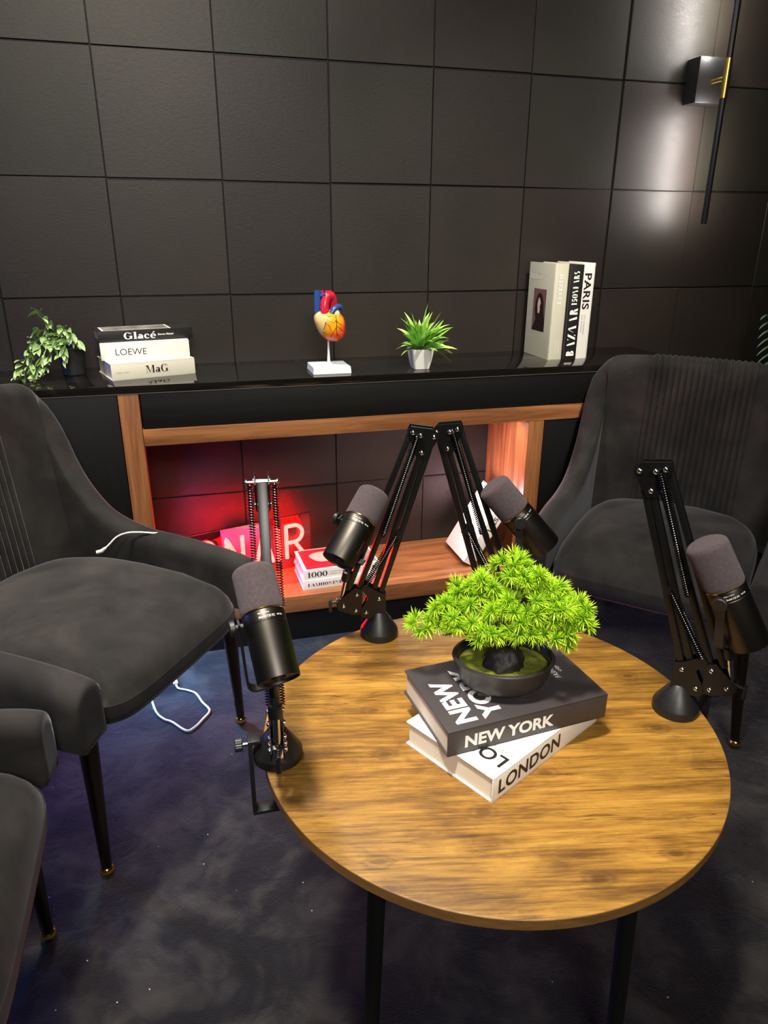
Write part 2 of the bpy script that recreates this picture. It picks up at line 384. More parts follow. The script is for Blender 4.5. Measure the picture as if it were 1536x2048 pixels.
def glyph(ch, T=.17, h=.04, hair=True):
    g = Glyph(); r = g.rect; sf = hair
    def serif(xc, y, w=.34):
        if sf: r(xc - w/2, xc + w/2, y, y + h)
    w = .7
    if ch == '1': r(.2, .2+T, 0, 1); g.poly((.02, .8), (.2, .9), (.2, 1)); serif(.2+T/2, 0, .46); w = .56
    elif ch in '0O': g.ring(.37, .5, .37, .52, T, h*1.2 if hair else .0); w = .74
    elif ch == '5': r(.1, .1+h*1.5, .5, 1); r(.1, .55, 1-T*.8, 1); g.ring(.3, .3, .3, .32, T, h*1.5, -150, 130); w = .62
    elif ch == 'G': g.ring(.42, .5, .42, .52, T, h*1.2, 42, 318); r(.62, .62+T, .06, .44); serif(.7, .42, .38); r(.75, .79, .68, .96); w = .9
    elif ch == 'l': r(.1, .1+T, 0, 1.04); serif(.1+T/2, 0); g.poly((0, .99), (.1, 1.0), (.1, 1.04), (0, 1.02)); w = .38
    elif ch == 'a': r(.36, .36+T*.9, .02, .48); g.ring(.3, .46, .22, .22, T*.9, h*1.2, 0, 165); g.ring(.24, .2, .23, .21, T*.9, h); r(.5, .6, 0, .05); w = .62
    elif ch == 'c': g.ring(.3, .33, .3, .36, T*.9, h*1.3, 48, 318); g.ring(.47, .5, .08, .08, .079, .079); w = .58
    elif ch == 'é': g.ring(.3, .33, .3, .36, T*.9, h*1.3, 0, 318); r(.1, .6, .31, .36); g.poly((.24, .76), (.34, .76), (.52, 1.0), (.36, 1.0)); w = .62
    elif ch == 'M':
        if hair: r(.12, .12+h*1.3, 0, 1); g.poly((.5, .02), (.54, .02), (.9, 1), (.85, 1))
        g.poly((.1, 1), (.1+T*1.2, 1), (.56, .02), (.5, .02)); r(.84, .84+T, 0, 1); serif(.14, 0, .28); serif(.92, 0, .36); serif(.1, .96, .3); serif(.95, .96, .3); w = 1.14
    elif ch == 'F': r(.1, .1+T, 0, 1); serif(.18, 0, .36); r(.1, .56, 1-h*1.3, 1); r(.52, .56, .8, 1); r(.2, .44, .5, .5+h*1.3); r(.42, .46, .4, .62); w = .62
    elif ch == 'E':
        r(.1, .1+T, 0, 1)
        if hair: r(.0, .6, 1-h*1.3, 1); r(.56, .6, .8, 1); r(.0, .62, 0, h*1.3); r(.58, .62, 0, .22)
        r(.2, .44, .48, .48+h*1.3); r(.42, .46, .4, .62); w = .68
    elif ch == 'L': r(.1, .1+T, 0, 1); serif(.18, .96, .36); r(.0, .58, 0, h*1.3); r(.54, .58, 0, .24); w = .62
    elif ch == 'A':
        if hair: g.poly((.05, 0), (.1, 0), (.42, 1), (.38, 1)); r(.2, .6, .3, .3+h*1.3); serif(.08, 0, .24); serif(.72, 0, .34)
        g.poly((.36, 1), (.36+T*.7, 1), (.82, 0), (.82-T*1.15, 0)); w = .84
    elif ch == 'C':  # stencil second letter with thin hook
        g.poly((.36, 1), (.36+T*.7, 1), (.82, 0), (.82-T*1.15, 0)); g.poly((.05, .3), (.09, .3), (.42, 1), (.36, 1)); w = .84
    elif ch == 'B': r(.08, .08+T, 0, 1); g.ring(.3, .74, .28, .26, T, .05, -80, 80); g.ring(.32, .25, .32, .26, T, .05, -80, 80); w = .7
    elif ch == 'R':
        r(.08, .08+T, 0, 1); g.ring(.3, .74, .28, .26, T, .05, -85, 85); g.poly((.36, .48), (.36+T, .48), (.74, 0), (.74-T, 0))
        if hair: serif(.16, 0, .34); serif(.14, .96, .26)
        w = .76
    elif ch == 'Z': g.poly((.46, 1), (.46+T*1.1, 1), (.05+T*1.1, 0), (.05, 0)); g.poly((.05, 1), (.2, 1), (.05, .78)); g.poly((.62, 0), (.46, 0), (.62, .24)); w = .7
    elif ch == 'S': g.ring(.3, .75, .25, .26, T, h*1.3, 50, 275); g.ring(.3, .25, .27, .26, T, h*1.3, -130, 95); w = .62
    elif ch == 'Y': g.poly((.02, 1), (.02+T*1.1, 1), (.42, .45), (.3, .42)); r(.3, .3+T*.9, 0, .46); w = .7
    elif ch == 'H': r(.1, .1+T, 0, 1); r(.56, .56+T, 0, 1); r(.2, .6, .48, .48+h*1.3); [serif(x, y, .34) for x in (.18, .64) for y in (0, .96)]; w = .86
    elif ch == 'I': r(.1, .1+T, 0, 1); serif(.18, 0, .36); serif(.18, .96, .36); w = .4
    elif ch == 'N': r(.1, .14, 0, 1); g.poly((.06, 1), (.06+T*1.2, 1), (.76, 0), (.72, 0)); r(.72, .76, 0, 1); serif(.12, 0, .28); serif(.74, .96, .28); w = .86
    elif ch == 'D': r(.1, .1+T, 0, 1); g.ring(.28, .5, .46, .5, T, h*1.3, -90, 90); r(0, .3, 0, h*1.3); r(0, .3, 1-h*1.3, 1); w = .82
    elif ch == 'X': g.poly((.02, 1), (.04+T*1.2, 1), (.78, 0), (.76-T*1.2, 0)); g.poly((.66, 1), (.71, 1), (.12, 0), (.06, 0)); [serif(x, y, .3) for x, y in ((.1, 0), (.68, 0), (.12, .96), (.68, .96))]; w = .82
    elif ch == 'T': r(.3, .3+T, 0, 1); r(0, .76, 1-h*1.5, 1); r(0, .04, .78, 1); r(.72, .76, .78, 1); serif(.38, 0, .36); w = .8
    elif ch == ' ': w = .4
    return g, w
def serif2d(body, size, T=.17, h=.04, hair=True, spacing=.06):
    vs = []; fs = []; x = 0
    for ch in body:
        g, w = glyph(ch, T, h, hair); n = len(vs)
        vs += [((px + x) * size, py * size) for px, py in g.v]; fs += [[n + i for i in f] for f in g.f]
        x += w + spacing
    return vs, fs
def fit(t, w=None, h=None):
    """scale 2d text to a width and/or height, lower-left corner at the origin"""
    vs, fs = t; xs = [v[0] for v in vs]; ys = [v[1] for v in vs]
    x0, x1, y0, y1 = min(xs), max(xs), min(ys), max(ys)
    sx = w / (x1 - x0) if w else None; sy = h / (y1 - y0) if h else None
    sx = sx or sy; sy = sy or sx
    return [((x - x0) * sx, (y - y0) * sy) for x, y in vs], fs
def letter(name, t, o, xd, yd, m, parent, lift=.0004):
    xd = V(xd); yd = V(yd); n = xd.cross(yd).normalized(); o = V(o) + n * lift
    mb = MB(); mb.add([o + xd * x + yd * y for x, y in t[0]], t[1])
    ob = mb.build(name, m, parent, smooth=0)
    return ob
def patch(name, pts, o, xd, yd, m, parent, lift=.0003):
    return letter(name, (pts, [list(range(len(pts)))]), o, xd, yd, m, parent, lift)

# ------------------------------------------------------------------ the setting
def struct(o): o['kind'] = 'structure'; return o
S = .30; Z2 = .985
mb = MB()
rr = random.Random(3)
for c in range(-5, 11):
    for r in range(-4, 6):
        x0 = (c - 3) * S; z0 = Z2 - .0 + (r) * S - .0
        zb, zt = z0, z0 + S
        if zt <= 0.02: continue
        zb = max(zb, 0)
        j = lambda a: (rr.random() - .5) * a
        g = .0007; x1 = x0 + S
        xl = x0 + g + j(.0016) + (.0050 if c == 6 else 0); xr = x1 - g + j(.0016)
        zl = zb + g + .0012 + j(.001); zr = zt - g - .0006 + j(.002); dz = j(.004)
        y = -.001 + j(.0016)
        e = .0016; d = .0030
        k = .8 + .4 * rr.random(); w = rr.random()
        cl = V(srgb(37, 30, 26)).lerp(V(srgb(36, 34, 27)), w) * k
        o_ = [(xl, y + d, zl), (xr, y + d, zl + dz), (xr, y + d, zr + dz), (xl, y + d, zr)]
        i_ = [(xl + e, y, zl + e), (xr - e, y, zl + e + dz), (xr - e, y, zr - e + dz), (xl + e, y, zr - e)]
        b_ = [(p[0], .006, p[2]) for p in o_]
        mb.add(b_ + o_ + i_, [(8, 9, 10, 11)] + [(4+a, 4+(a+1) % 4, 8+(a+1) % 4, 8+a) for a in range(4)] + [(a, (a+1) % 4, 4+(a+1) % 4, 4+a) for a in range(4)], None, tuple(cl))
mb.box(-2.4, 2.4, .0045, .08, 0, 2.785, color=(.008, .008, .0075))
struct(mb.build('wall_back', M['wall'], smooth=25, colors=True))
mb = MB(); mb.box(-2.4, 2.4, -4.0, .08, -.05, 0); struct(mb.build('floor', M['carpet'], smooth=0))
mb = MB(); mb.box(-2.4, 2.4, -4.0, .08, 2.785, 2.83); struct(mb.build('ceiling', M['ceil'], smooth=0))
mb = MB(); mb.box(-2.46, -2.4, -4.0, .08, 0, 2.785); struct(mb.build('wall_left', M['ceil'], smooth=0))
mb = MB(); mb.box(2.4, 2.46, -4.0, .08, 0, 2.785); struct(mb.build('wall_right', M['ceil'], smooth=0))

# ------------------------------------------------------------------ console along the wall
FY = -.305
con = thing('console_cabinet', 'long black and walnut console standing against the panelled wall', 'cabinet', (0, 0, 0))
XL, XR = -1.08, 1.04
MB().bbox(XL, XR, FY, -.002, .775, .795, .0012).build('worktop', M['gloss_top'], con)
MB().bbox(XL, XR, FY - .0008, FY + .003, .7735, .7758, .0004).build('edge_strip', M['edge_pale'], con)
MB().bbox(-.562, XR - .01, FY + .002, FY + .022, .682, .7735, .001).build('apron', M['blackwood_h'], con)
MB().bbox(-.565, XR - .01, FY, FY + .05, .637, .681, .001).build('rail', M['walnut_h'], con)
MB().bbox(-.616, -.566, FY, FY + .05, .0955, .7735, .001).build('upright', M['walnut_v'], con)
MB().bbox(.523, .573, FY, FY + .05, .1515, .636, .001).build('upright', M['walnut_v'], con)
MB().bbox(-.616, -.596, FY + .0505, -.002, .1515, .7735, .001).build('side_board', M['walnut_v'], con)
MB().bbox(.528, .548, FY + .0505, -.002, .1515, .7735, .001).build('side_board', M['walnut_v'], con)
MB().bbox(-.565, .573, FY, -.002, .097, .15, .0015).build('shelf', M['walnut_h'], con)
MB().bbox(XL, -.618, FY, FY + .02, .1, .7725, .001).build('door', M['blackwood_v'], con)
MB().bbox(.576, XR, FY + .004, FY + .024, .1, .636, .001).build('door', M['blackwood_v'], con)
MB().box(XL, -.62, FY + .021, -.002, .1, .7735).build('carcass', M['blackwood_v'], con, smooth=0)
MB().box(.578, XR, FY + .025, -.002, .1, .7735).build('carcass', M['blackwood_v'], con, smooth=0)
MB().box(XL, XR, FY + .006, -.004, 0, .0965).build('plinth', M['blackwood_h'], con, smooth=0)

# ------------------------------------------------------------------ round coffee table
TC = V((-.041, -1.345, 0)); TR = .3467; TT = .445
tab = thing('coffee_table', 'round rustic oak coffee table on black legs in the foreground', 'table', TC)
mb = MB(); mb.lathe([(TR - .002, TT - .0165), (TR - .0006, TT - .0165), (TR - .0006, TT - .0008), (TR - .0025, TT)], 128)
mb.build('tabletop', M['rustic'], tab, smooth=30)
mb = MB(); mb.lathe([(TR - .0006, TT - .0168), (TR, TT - .016), (TR, TT - .0015), (TR - .0006, TT - .0008)], 128, cap0=False, cap1=False)
mb.build('edge_band', M['rustic_edge'], tab, smooth=30)
for k in range(4):
    a = math.radians((-68, 36, 112, 216)[k])
    MB().cyl((.27 * math.cos(a), .27 * math.sin(a), TT - .017), (.29 * math.cos(a), .29 * math.sin(a), 0), .013, .011, 16).build('leg', M['leg_black'], tab)
mb = MB()
for k in range(2):
    a = math.radians((-68, 36)[k]); d = V((math.cos(a), math.sin(a), 0)) * .26; n = V((-d.y, d.x, 0)).normalized() * .012
    vs = [d + n, d - n, -d - n, -d + n]
    mb.add([p + V((0, 0, TT - .022)) for p in vs] + [p + V((0, 0, TT - .0168)) for p in vs], [(0, 1, 2, 3), (4, 5, 6, 7), (0, 1, 5, 4), (1, 2, 6, 5), (2, 3, 7, 6), (3, 0, 4, 7)])
mb.build('under_frame', M['black_satin'], tab, smooth=0)

# ------------------------------------------------------------------ armchairs
HALF = [(.246, .254, .472), (.22, .256, .478), (.15, .260, .486), (.06, .266, .492), (-.04, .270, .498), (-.13, .272, .528), (-.19, .273, .592), (-.225, .273, .675),
        (-.248, .273, .752), (-.262, .266, .800), (-.274, .240, .826), (-.283, .185, .833), (-.287, .11, .835), (-.288, 0, .836)]
HP = catmull(HALF, 5)
LEAN = .105
def leanx(x, z):
    w = smooth01((.02 - x) / .24)
    return -LEAN * max(0, z - .43) * w
full = [V((p[0], -p[1], p[2])) for p in HP] + [V((p[0], p[1], p[2])) for p in HP[-2::-1]]
TH = .029
def shell_ring(i, sc=1.0, push=0.0):
    p = full[i]; a = full[max(i-1, 0)]; b = full[min(i+1, len(full)-1)]
    t = V((b.x - a.x, b.y - a.y, 0)).normalized(); n = V((-t.y, t.x, 0))   # outward
    h = p.z; zb = .345; ring = []
    top = h - TH
    prof = [(1, lerp(zb, top, k / 7)) for k in range(8)]
    prof += [(math.cos(PI * k / 8), top + TH * math.sin(PI * k / 8)) for k in range(1, 8)]
    prof += [(-1, lerp(top, zb + .01, k / 7)) for k in range(8)]
    cz = (h + zb) / 2
    for o, z in prof:
        z = cz + (z - cz) * sc
        bell = .010 * math.sin(PI * min(1, max(0, (z - zb) / max(.05, h - zb)))) * (1 if o > 0 else 0)
        q = V((p.x, p.y, 0)) + n * (o * TH * sc + bell * sc)
        q.x += leanx(p.x, z); q.z = z
        q = q + t * push
        ring.append(q)
    return ring
def base_x(y):
    y = abs(y)
    for k in range(len(HP) - 1):
        p, q = HP[k], HP[k+1]
        if p[1] >= y >= q[1] and p[0] < -.2: return lerp(q[0], p[0], (y - q[1]) / max(1e-6, p[1] - q[1])), lerp(q[2], p[2], (y - q[1]) / max(1e-6, p[1] - q[1]))
    return HP[-1][0], HP[-1][2]
def make_chair(label, group):
    ch = thing('armchair', label, 'armchair', (0, 0, 0), 0, group)
    N = len(full); rings = []
    rings = [shell_ring(0, .60, -.0125), shell_ring(0, .84, -.0125), shell_ring(0, .94, -.0095), shell_ring(0, .985, -.004)]
    rings += [shell_ring(i) for i in range(N)]
    rings += [shell_ring(N-1, .985, .004), shell_ring(N-1, .94, .0095), shell_ring(N-1, .84, .0125), shell_ring(N-1, .60, .0125)]
    mb = MB(); mb.loft(rings); sh = mb.build('backrest', M['velvet'], ch, smooth=60)
    # seam piping where the wing meets the pleated middle
    NP = 17; W = .138; rows = []
    ys = [-W + 2 * W * k / (NP * 8) for k in range(NP * 8 + 1)]
    prof = [('i', k / 14) for k in range(15)] + [('r', k / 9) for k in range(1, 9)]
    for kind, t in prof:
        row = []
        for k, y in enumerate(ys):
            bx, h = base_x(y); rid = -.0035 + .0125 * abs(math.sin(PI * k / 8)) ** .55
            if k in (0, NP * 8): rid = -.004
            top = h - TH
            if kind == 'i':
                z = lerp(.40, top, t); x = bx + TH + rid
            else:
                rid = rid * (1 - .5 * t ** .5) - .0012; a = PI * t * .85; z = top + (TH + rid) * math.sin(a); x = bx + (TH + rid) * math.cos(a)
            row.append(V((x + leanx(bx, z), y, z)))
        rows.append(row)
    mb = MB(); mb.loft(rows, closed=False); mb.build('pleated_panel', M['velvet'], sh, smooth=50)
    # seat cushion
    prof = [(.84, .334), (.95, .337), (.985, .346), (1.0, .362), (1.0, .384), (.992, .402), (.972, .418), (.935, .432), (.875, .443), (.78, .4515), (.62, .458), (.42, .4625), (.2, .465), (.03, .4655)]
    rings = []
    for sc, z in prof:
        ring = []
        for k in range(64):
            a = 2 * PI * k / 64; ca, sa = math.cos(a), math.sin(a)
            n = 3.2 if ca < 0 else 6.5
            x = abs(ca) ** (2/n) * (1 if ca > 0 else -1); y = abs(sa) ** (2/n) * (1 if sa > 0 else -1)
            xx = .010 + x * (.258 if x > 0 else .262) * sc; wid = .226 if xx < .1 else lerp(.226, .221, (xx - .1) / .17)
            yy = y * wid * sc
            zz = z - (.020 * smooth01((xx - .02) / .26) if z > .39 else 0)
            wob = .0035 * noise.noise(V((xx * 14, yy * 14, 3))) if z > .43 else 0
            ring.append(V((xx, yy, zz + wob)))
        rings.append(ring)
    mb = MB(); mb.loft(rings); mb.build('seat', M['velvet'], ch, smooth=70)
    for sx, sy in ((1, 1), (1, -1), (-1, 1), (-1, -1)):
        top = V((.20 if sx > 0 else -.185, .222 * sy, .352)); bot = V((.192 if sx > 0 else -.20, .246 * sy, .012))
        if sx > 0: top = V((.205, .226 * sy, .352)); bot = V((.196, .244 * sy + .018, .012))
        l = MB().cyl(top, bot, .0185, .0095, 20).build('leg', M['leg'], ch)
        mb = MB(); mb.ball((bot.x, bot.y, .0142), .0142, 12); mb.build('foot', M['gold'], l, smooth=80)
    return ch
def copy_tree(o, parent=None):
    c = o.copy(); col.objects.link(c); c.parent = parent
    for k in list(o.children): copy_tree(k, c)
    return c
G = 'charcoal velvet armchairs around the coffee table'
chair = make_chair('charcoal velvet armchair at left with white cable over its far armrest', G)
chair.location = (-.704, -.760, 0); chair.rotation_euler.z = math.atan2(-.588, .809)
c2 = copy_tree(chair); c2['label'] = 'charcoal velvet armchair at right, in front of the standing books, facing the table'
c2.location = (.706, -.738, 0); c2.rotation_euler.z = math.atan2(-.697, -.717)
c3 = copy_tree(chair); c3['label'] = 'charcoal armchair at lower left edge, only its arm, seat corner and one leg in view'
c3.location = (-.962, -1.436, 0); c3.rotation_euler.z = 0

# ------------------------------------------------------------------ boom arms
def local(M_, p): return M_.inverted() @ V(p)
def boom_arm(label, base, xd, outward, Ex=-.103):
    xd = V((xd[0], xd[1], 0)).normalized(); th = math.atan2(xd.y, xd.x)
    arm = thing('microphone_boom_arm', label, 'microphone arm', base, th, 'boom arms clamped around the table')
    P = lambda x, z, y=0: V((x, y, z))
    MB().lathe([(.034, 0), (.0355, .0015), (.0355, .012), (.0345, .0145), (.0125, .0485), (.0105, .050)], 48).build('base_cone', M['black_satin'], arm, smooth=28)
    MB().cyl(P(.003, .049), P(.003, .070), .0075, n=16).build('swivel_post', M['black_metal'], arm)
    # plates
    bp = [(-.013, .044), (-.012, .088), (.0, .094), (.027, .110), (.034, .101), (.020, .083), (.037, .050), (.030, .038), (.002, .038)]
    ep = [(.030, .098), (.046, .102), (.080, .070), (.076, .055), (.046, .046), (.033, .047)]
    tp = [(Ex - .010, .388), (Ex + .002, .403), (Ex + .040, .408), (Ex + .045, .397), (Ex + .030, .354), (Ex + .014, .350)]
    for nm, pl, yy in (('base_plate', bp, .0078), ('end_plate', ep, .0078), ('elbow_plate', tp, .0080)):
        for s_ in (-1, 1):
            mb = MB(); mb.prism(pl, s_ * yy, s_ * (yy + .0022)); mb.build(nm, M['black_metal'], arm, smooth=0, bevel=.0006)
    def bar(p, q, nm='bar', m='black_metal', w=.0078, yy=0):
        p = V((p[0], yy, p[1])); q = V((q[0], yy, q[1])); d = (q - p).normalized(); n = V((0, 1, 0)); t = d.cross(n)
        mb = MB(); mb.bbox(-w/2, w/2, -.0070, .0070, 0, (q - p).length, .0012, axes(p, t, n, d)); return mb.build(nm, M[m], arm)
    A0, A1 = (0, .080), (Ex, .389); B0, B1 = (.024, .052), (Ex + .020, .361)
    C0, C1 = (Ex + .023, .394), (.041, .089); D0, D1 = (Ex + .038, .399), (.057, .096)
    bar(A0, A1, w=.0098); bar(B0, B1, w=.0098); bar(C0, C1, w=.0098); bar(D0, D1, w=.0098)
    def at(p, q, t): return (lerp(p[0], q[0], t), lerp(p[1], q[1], t))
    def spring(p, q, yy):
        p = V((p[0], yy, p[1])); q = V((q[0], yy, q[1])); d = q - p; L = d.length; F = frame(p, d)
        turns = int(L / .0036); pts = []
        for k in range(turns * 7 + 1):
            a = 2 * PI * k / 7; pts.append(F @ V((.0040 * math.cos(a), .0040 * math.sin(a), L * k / (turns * 7))))
        MB().tube(pts, .00085, 4).build('spring', M['steel'], arm, smooth=60)
    mA = at(A0, A1, .42); mA = (mA[0] + .006, mA[1]); mC = at(C0, C1, .60); mC = (mC[0] - .004, mC[1])
    for s_ in (-1, 1):
        spring((Ex + .027, .396), mC, s_ * .0165); spring(mA, (.024, .106), s_ * .0095)
    bolts = MB()
    def bolt(p, y=.0145, r=.0042):
        for s_ in (-1, 1):
            bolts.lathe([(r, 0), (r, .0012), (r * .75, .0026), (r * .25, .0034)], 12, frame(V((p[0], s_ * y, p[1])), (0, s_, 0)))
        bolts.cyl((p[0], -y, p[1]), (p[0], y, p[1]), .0018, n=8)
    obs = []
    def bolt_obj(p, y):
        nonlocal bolts
        bolts = MB(); bolt(p, y); bolts.build('bolt', M['chrome'], arm)
    for p in (A0, B0): bolt_obj(p, .0100)
    for p in (A1, B1): bolt_obj(p, .0102)
    for p in (C0, (Ex + .036, .399)): bolt_obj(p, .0200)
    for p in (C1, (.043, .056), (.066, .065)): bolt_obj(p, .0100)
    for p in (mA, mC):
        MB().cyl((p[0], -.0205, p[1]), (p[0], .0205, p[1]), .0034, n=10).build('spring_pin', M['black_metal'], arm)
    # mic mount: swivel, chrome post, collar
    mb = MB(); mb.bbox(.066, .080, -.0075, .0075, .060, .078, .003); mb.build('swivel_head', M['chrome'], arm)
    MB().cyl(P(.069, .076), P(.0605, .116), .0052, n=16).build('mount_post', M['chrome'], arm)
    d = V((-.0085, 0, .04)).normalized(); q = P(.0610, .113)
    mb = MB(); mb.lathe([(.0085, 0), (.0098, .002), (.0098, .018), (.0078, .0195), (.0068, .0200), (.0068, .030)], 24, frame(q, d)); mb.build('collar', M['black_satin'], arm)
    mb = MB(); mb.cyl(P(.078, .069), P(.094, .066), .0028, n=10); mb.bbox(.088, .094, -.0035, .0035, .048, .072, .0015); mb.build('wing_screw', M['black_satin'], arm)
    # table clamp on the outer side of the rim
    o = V((outward[0], outward[1], 0)).normalized(); L = Matrix.Rotation(-th, 4, 'Z'); o = L @ o; sd = V((-o.y, o.x, 0))
    e = TR - (V(base) - TC - V((0, 0, V(base).z))).length
    ex = max(e + .006, .036)
    F = axes((0, 0, 0), o, sd, (0, 0, 1))
    mb = MB(); mb.bbox(ex, ex + .006, -.011, .011, -.086, .040, .0015, F); mb.bbox(ex - .05, ex + .006, -.011, .011, -.092, -.086, .0015, F); mb.bbox(ex - .012, ex + .003, -.011, .011, .034, .040, .0015, F)
    cl = mb.build('clamp', M['black_satin'], arm)
    mb = MB(); mb.cyl(F @ V((ex - .03, 0, -.085)), F @ V((ex - .03, 0, -.030)), .004, n=12); mb.lathe([(.011, 0), (.012, .002), (.011, .004)], 20, Matrix.Translation(F @ V((ex - .03, 0, -.034)))) ; mb.build('clamp_screw', M['steel'], cl)
    mb = MB(); mb.cyl(F @ V((ex + .004, 0, .030)), F @ V((ex + .014, 0, .030)), .0032, n=12); mb.build('screw_shank', M['chrome'], cl)
    mb = MB()
    pr = []
    for k in range(36):
        a = 2 * PI * k / 36; r_ = .0085 + (.0007 if k % 2 else 0); pr.append((r_ * math.cos(a), r_ * math.sin(a)))
    R_ = [[F @ V((ex + x, y * s_, .030 + z * s_)) for y, z in pr] for x, s_ in ((.013, .9), (.0145, 1), (.023, 1), (.0245, .9))]
    mb.loft(R_); mb.build('thumb_knob', M['black_satin'], cl, smooth=20)
    return arm, axes(base, xd, V((-xd.y, xd.x, 0)), (0, 0, 1))

def microphone(label, bot, top, R, side, K, view, text=True, da0=0, brand=False):
    bot = V(bot); top = V(top); ax = (top - bot).normalized(); L = (top - bot).length
    side = V(side); side = (side - ax * side.dot(ax)).normalized(); K = V(K)
    F = axes(bot, side, ax.cross(side), ax)
    mic = thing('microphone', label, 'microphone', M=F, group='microphones on boom arms')
    I = F.inverted()
    bl = L * .565
    MB().lathe([(R*.55, .0032), (R*.90, .003), (R*.94, .0), (R*.985, .0), (R, .0012), (R, bl - .0165), (R*.985, bl - .016), (R*.985, bl - .0155), (R, bl - .015), (R, bl - .002), (R*.985, bl - .001)], 56).build('body', M['mic_body'], mic, smooth=28)
    ob = MB(); ob.lathe([(R*.34, .0024), (R*.34, .0012), (R*.26, .0012), (R*.26, .0026)], 28, cap0=False, cap1=False); ob.build('connector_ring', M['mic_dark'], mic)
    ob = MB(); ob.lathe([(.001, .0022), (R*.25, .0022)], 28, cap0=False, cap1=False); ob.build('connector_socket', M['mic_dark'], mic)
    ob = MB(); ob.box(-R*.2, R*.2, R*.55, R*.66, .0016, .0034); ob.build('switch_slot', M['mic_dark'], mic, smooth=0)
    MB().lathe([(R*1.0, bl - .001), (R*1.03, bl - .0005), (R*1.03, bl + .0006), (R*1.0, bl + .001)], 56, cap0=False, cap1=False).build('gold_ring', M['gold'], mic)['label'] = 'thin gold ring'
    prof = [(R*1.0, bl + .001), (R*1.035, bl + .004)]
    prof += [(R*1.035, lerp(bl + .006, L - .014, k / 3)) for k in range(4)]
    for k in range(1, 8):
        a = PI / 2 * k / 7; prof.append((R*1.035 - .010 + .010 * math.cos(a), L - .0125 + .0095 * math.sin(a)))
    prof += [(R*.6, L - .0012), (R*.2, L), (.0004, L)]
    MB().lathe(prof, 56).build('windscreen', M['foam'], mic, smooth=50)['label'] = 'grey foam windscreen'
    # yoke (in local coordinates)
    Kl = I @ K; p0 = V((0, 0, bl - .010)); a = V((1, 0, 0))
    g = Kl - p0; g.x = 0; ln = max(.05, g.length - .022); g.normalize(); b = a.cross(g)
    hw = R + .0055; pts = []
    bend = .012
    pts.append(p0 + a * hw - g * .007); pts.append(p0 + a * hw + g * (ln - bend) * .5); pts.append(p0 + a * hw + g * (ln - bend))
    for k in range(1, 6):
        t = PI / 2 * k / 6; pts.append(p0 + a * (hw - bend + bend * math.cos(t)) + g * (ln - bend + bend * math.sin(t)))
    pts.append(p0 + a * (hw - bend) + g * ln)
    pts.append(p0 - a * .008 + g * ln)
    mb = MB(); mb.ribbon(pts, b, .012, .0028); yk = mb.build('yoke', M['black_satin'], mic, smooth=40)
    for s_ in (1,):
        c = p0 + a * (hw + .001) * s_
        mb = MB(); mb.lathe([(.004, -.006), (.004, .003), (.0098, .0035), (.0105, .0045), (.0105, .0095), (.0095, .0105)], 28, frame(c, a * s_)); mb.build('pivot_knob', M['black_satin'], yk, smooth=30)
    mb = MB(); mb.cyl(p0 + g * ln, I @ K + (I @ K - p0).normalized() * .002, .0065, n=16); mb.build('threaded_stud', M['black_metal'], yk)
    # printed marks around the collar band, facing the room
    vl = (I.to_3x3() @ V(view)); a0 = math.atan2(vl.y, vl.x)
    def wrap(name, t, z, m, da=0, size=None):
        vs = []
        for x, y in t[0]:
            ang = a0 + da0 + da + x / R
            vs.append((R * 1.006 * math.cos(ang), R * 1.006 * math.sin(ang), z + y))
        mb = MB(); mb.add(vs, t[1]); mb.build(name, m, mic, smooth=0)
    if text:
        t = fit(text2d('Made in China', .0025, .00002), w=.014); t = ([(x - .016, y) for x, y in t[0]], t[1]); wrap('marking', t, bl - .0070, M['ink_white'])
        t = fit(text2d('Model CE FC', .004, .00006), w=.020); t = ([(x - .016, y) for x, y in t[0]], t[1]); wrap('marking', t, bl - .0125, M['ink_white'])
        t = fit(text2d('UK CA', .004, .0001), w=.008); t = ([(x + .007, y) for x, y in t[0]], t[1]); wrap('marking', t, bl - .0115, M['ink_white'])
    if brand:
        t = fit(text2d('TONOR', .006, .0001, spacing=1.25), w=.026); vs = []
        for x, y in t[0]:
            ang = a0 + .75 + y / R; vs.append((R * 1.006 * math.cos(ang), R * 1.006 * math.sin(ang), .048 - x))
        mb = MB(); mb.add(vs, t[1]); mb.build('lettering', M['ink_dim'], mic, smooth=0)
    return mic

CAM = V((-.44555, -2.18943, 1.15481))
# arm positions: base on the table top, direction towards the microphone end
def oc(b): return (b[0] - TC.x, b[1] - TC.y)
b1 = (-.367, -1.339, TT); b2 = (-.137, -1.049, TT); b3 = (.052, -1.086, TT); b4 = (.262, -1.394, TT)
arm1, F1 = boom_arm('black spring boom arm nearest the left armchair, folded straight towards the viewer', b1, (-.094, -.996), oc(b1))
arm2, F2 = boom_arm('black spring boom arm on the far left table rim, before the shelf books', b2, (-.965, .261), oc(b2), -.092)
arm3, F3 = boom_arm('black spring boom arm rising behind the bonsai tree', b3, (.912, -.411), oc(b3), -.093)
arm4, F4 = boom_arm('black spring boom arm on the right rim of the table, before the right armchair', b4, (.747, -.665), oc(b4))
def KK(F): return F @ V((.0546, 0, .1425))
def view_of(p): v = CAM - V(p); v.z = v.z * .5; return v
microphone('front left microphone with its foam end tilted back and connector end showing', (-.3722, -1.466, .6605), (-.388, -1.360, .764), .0262, (-1, 0, 0), KK(F1), view_of((-.38, -1.41, .7)), da0=.42)
microphone('microphone leaning right, in front of the far left boom arm and shelf books', (-.2285, -1.119, .640), (-.1415, -1.046, .733), .0285, (-.96, .26, -.3), KK(F2), view_of((-.18, -1.08, .69)), brand=True)
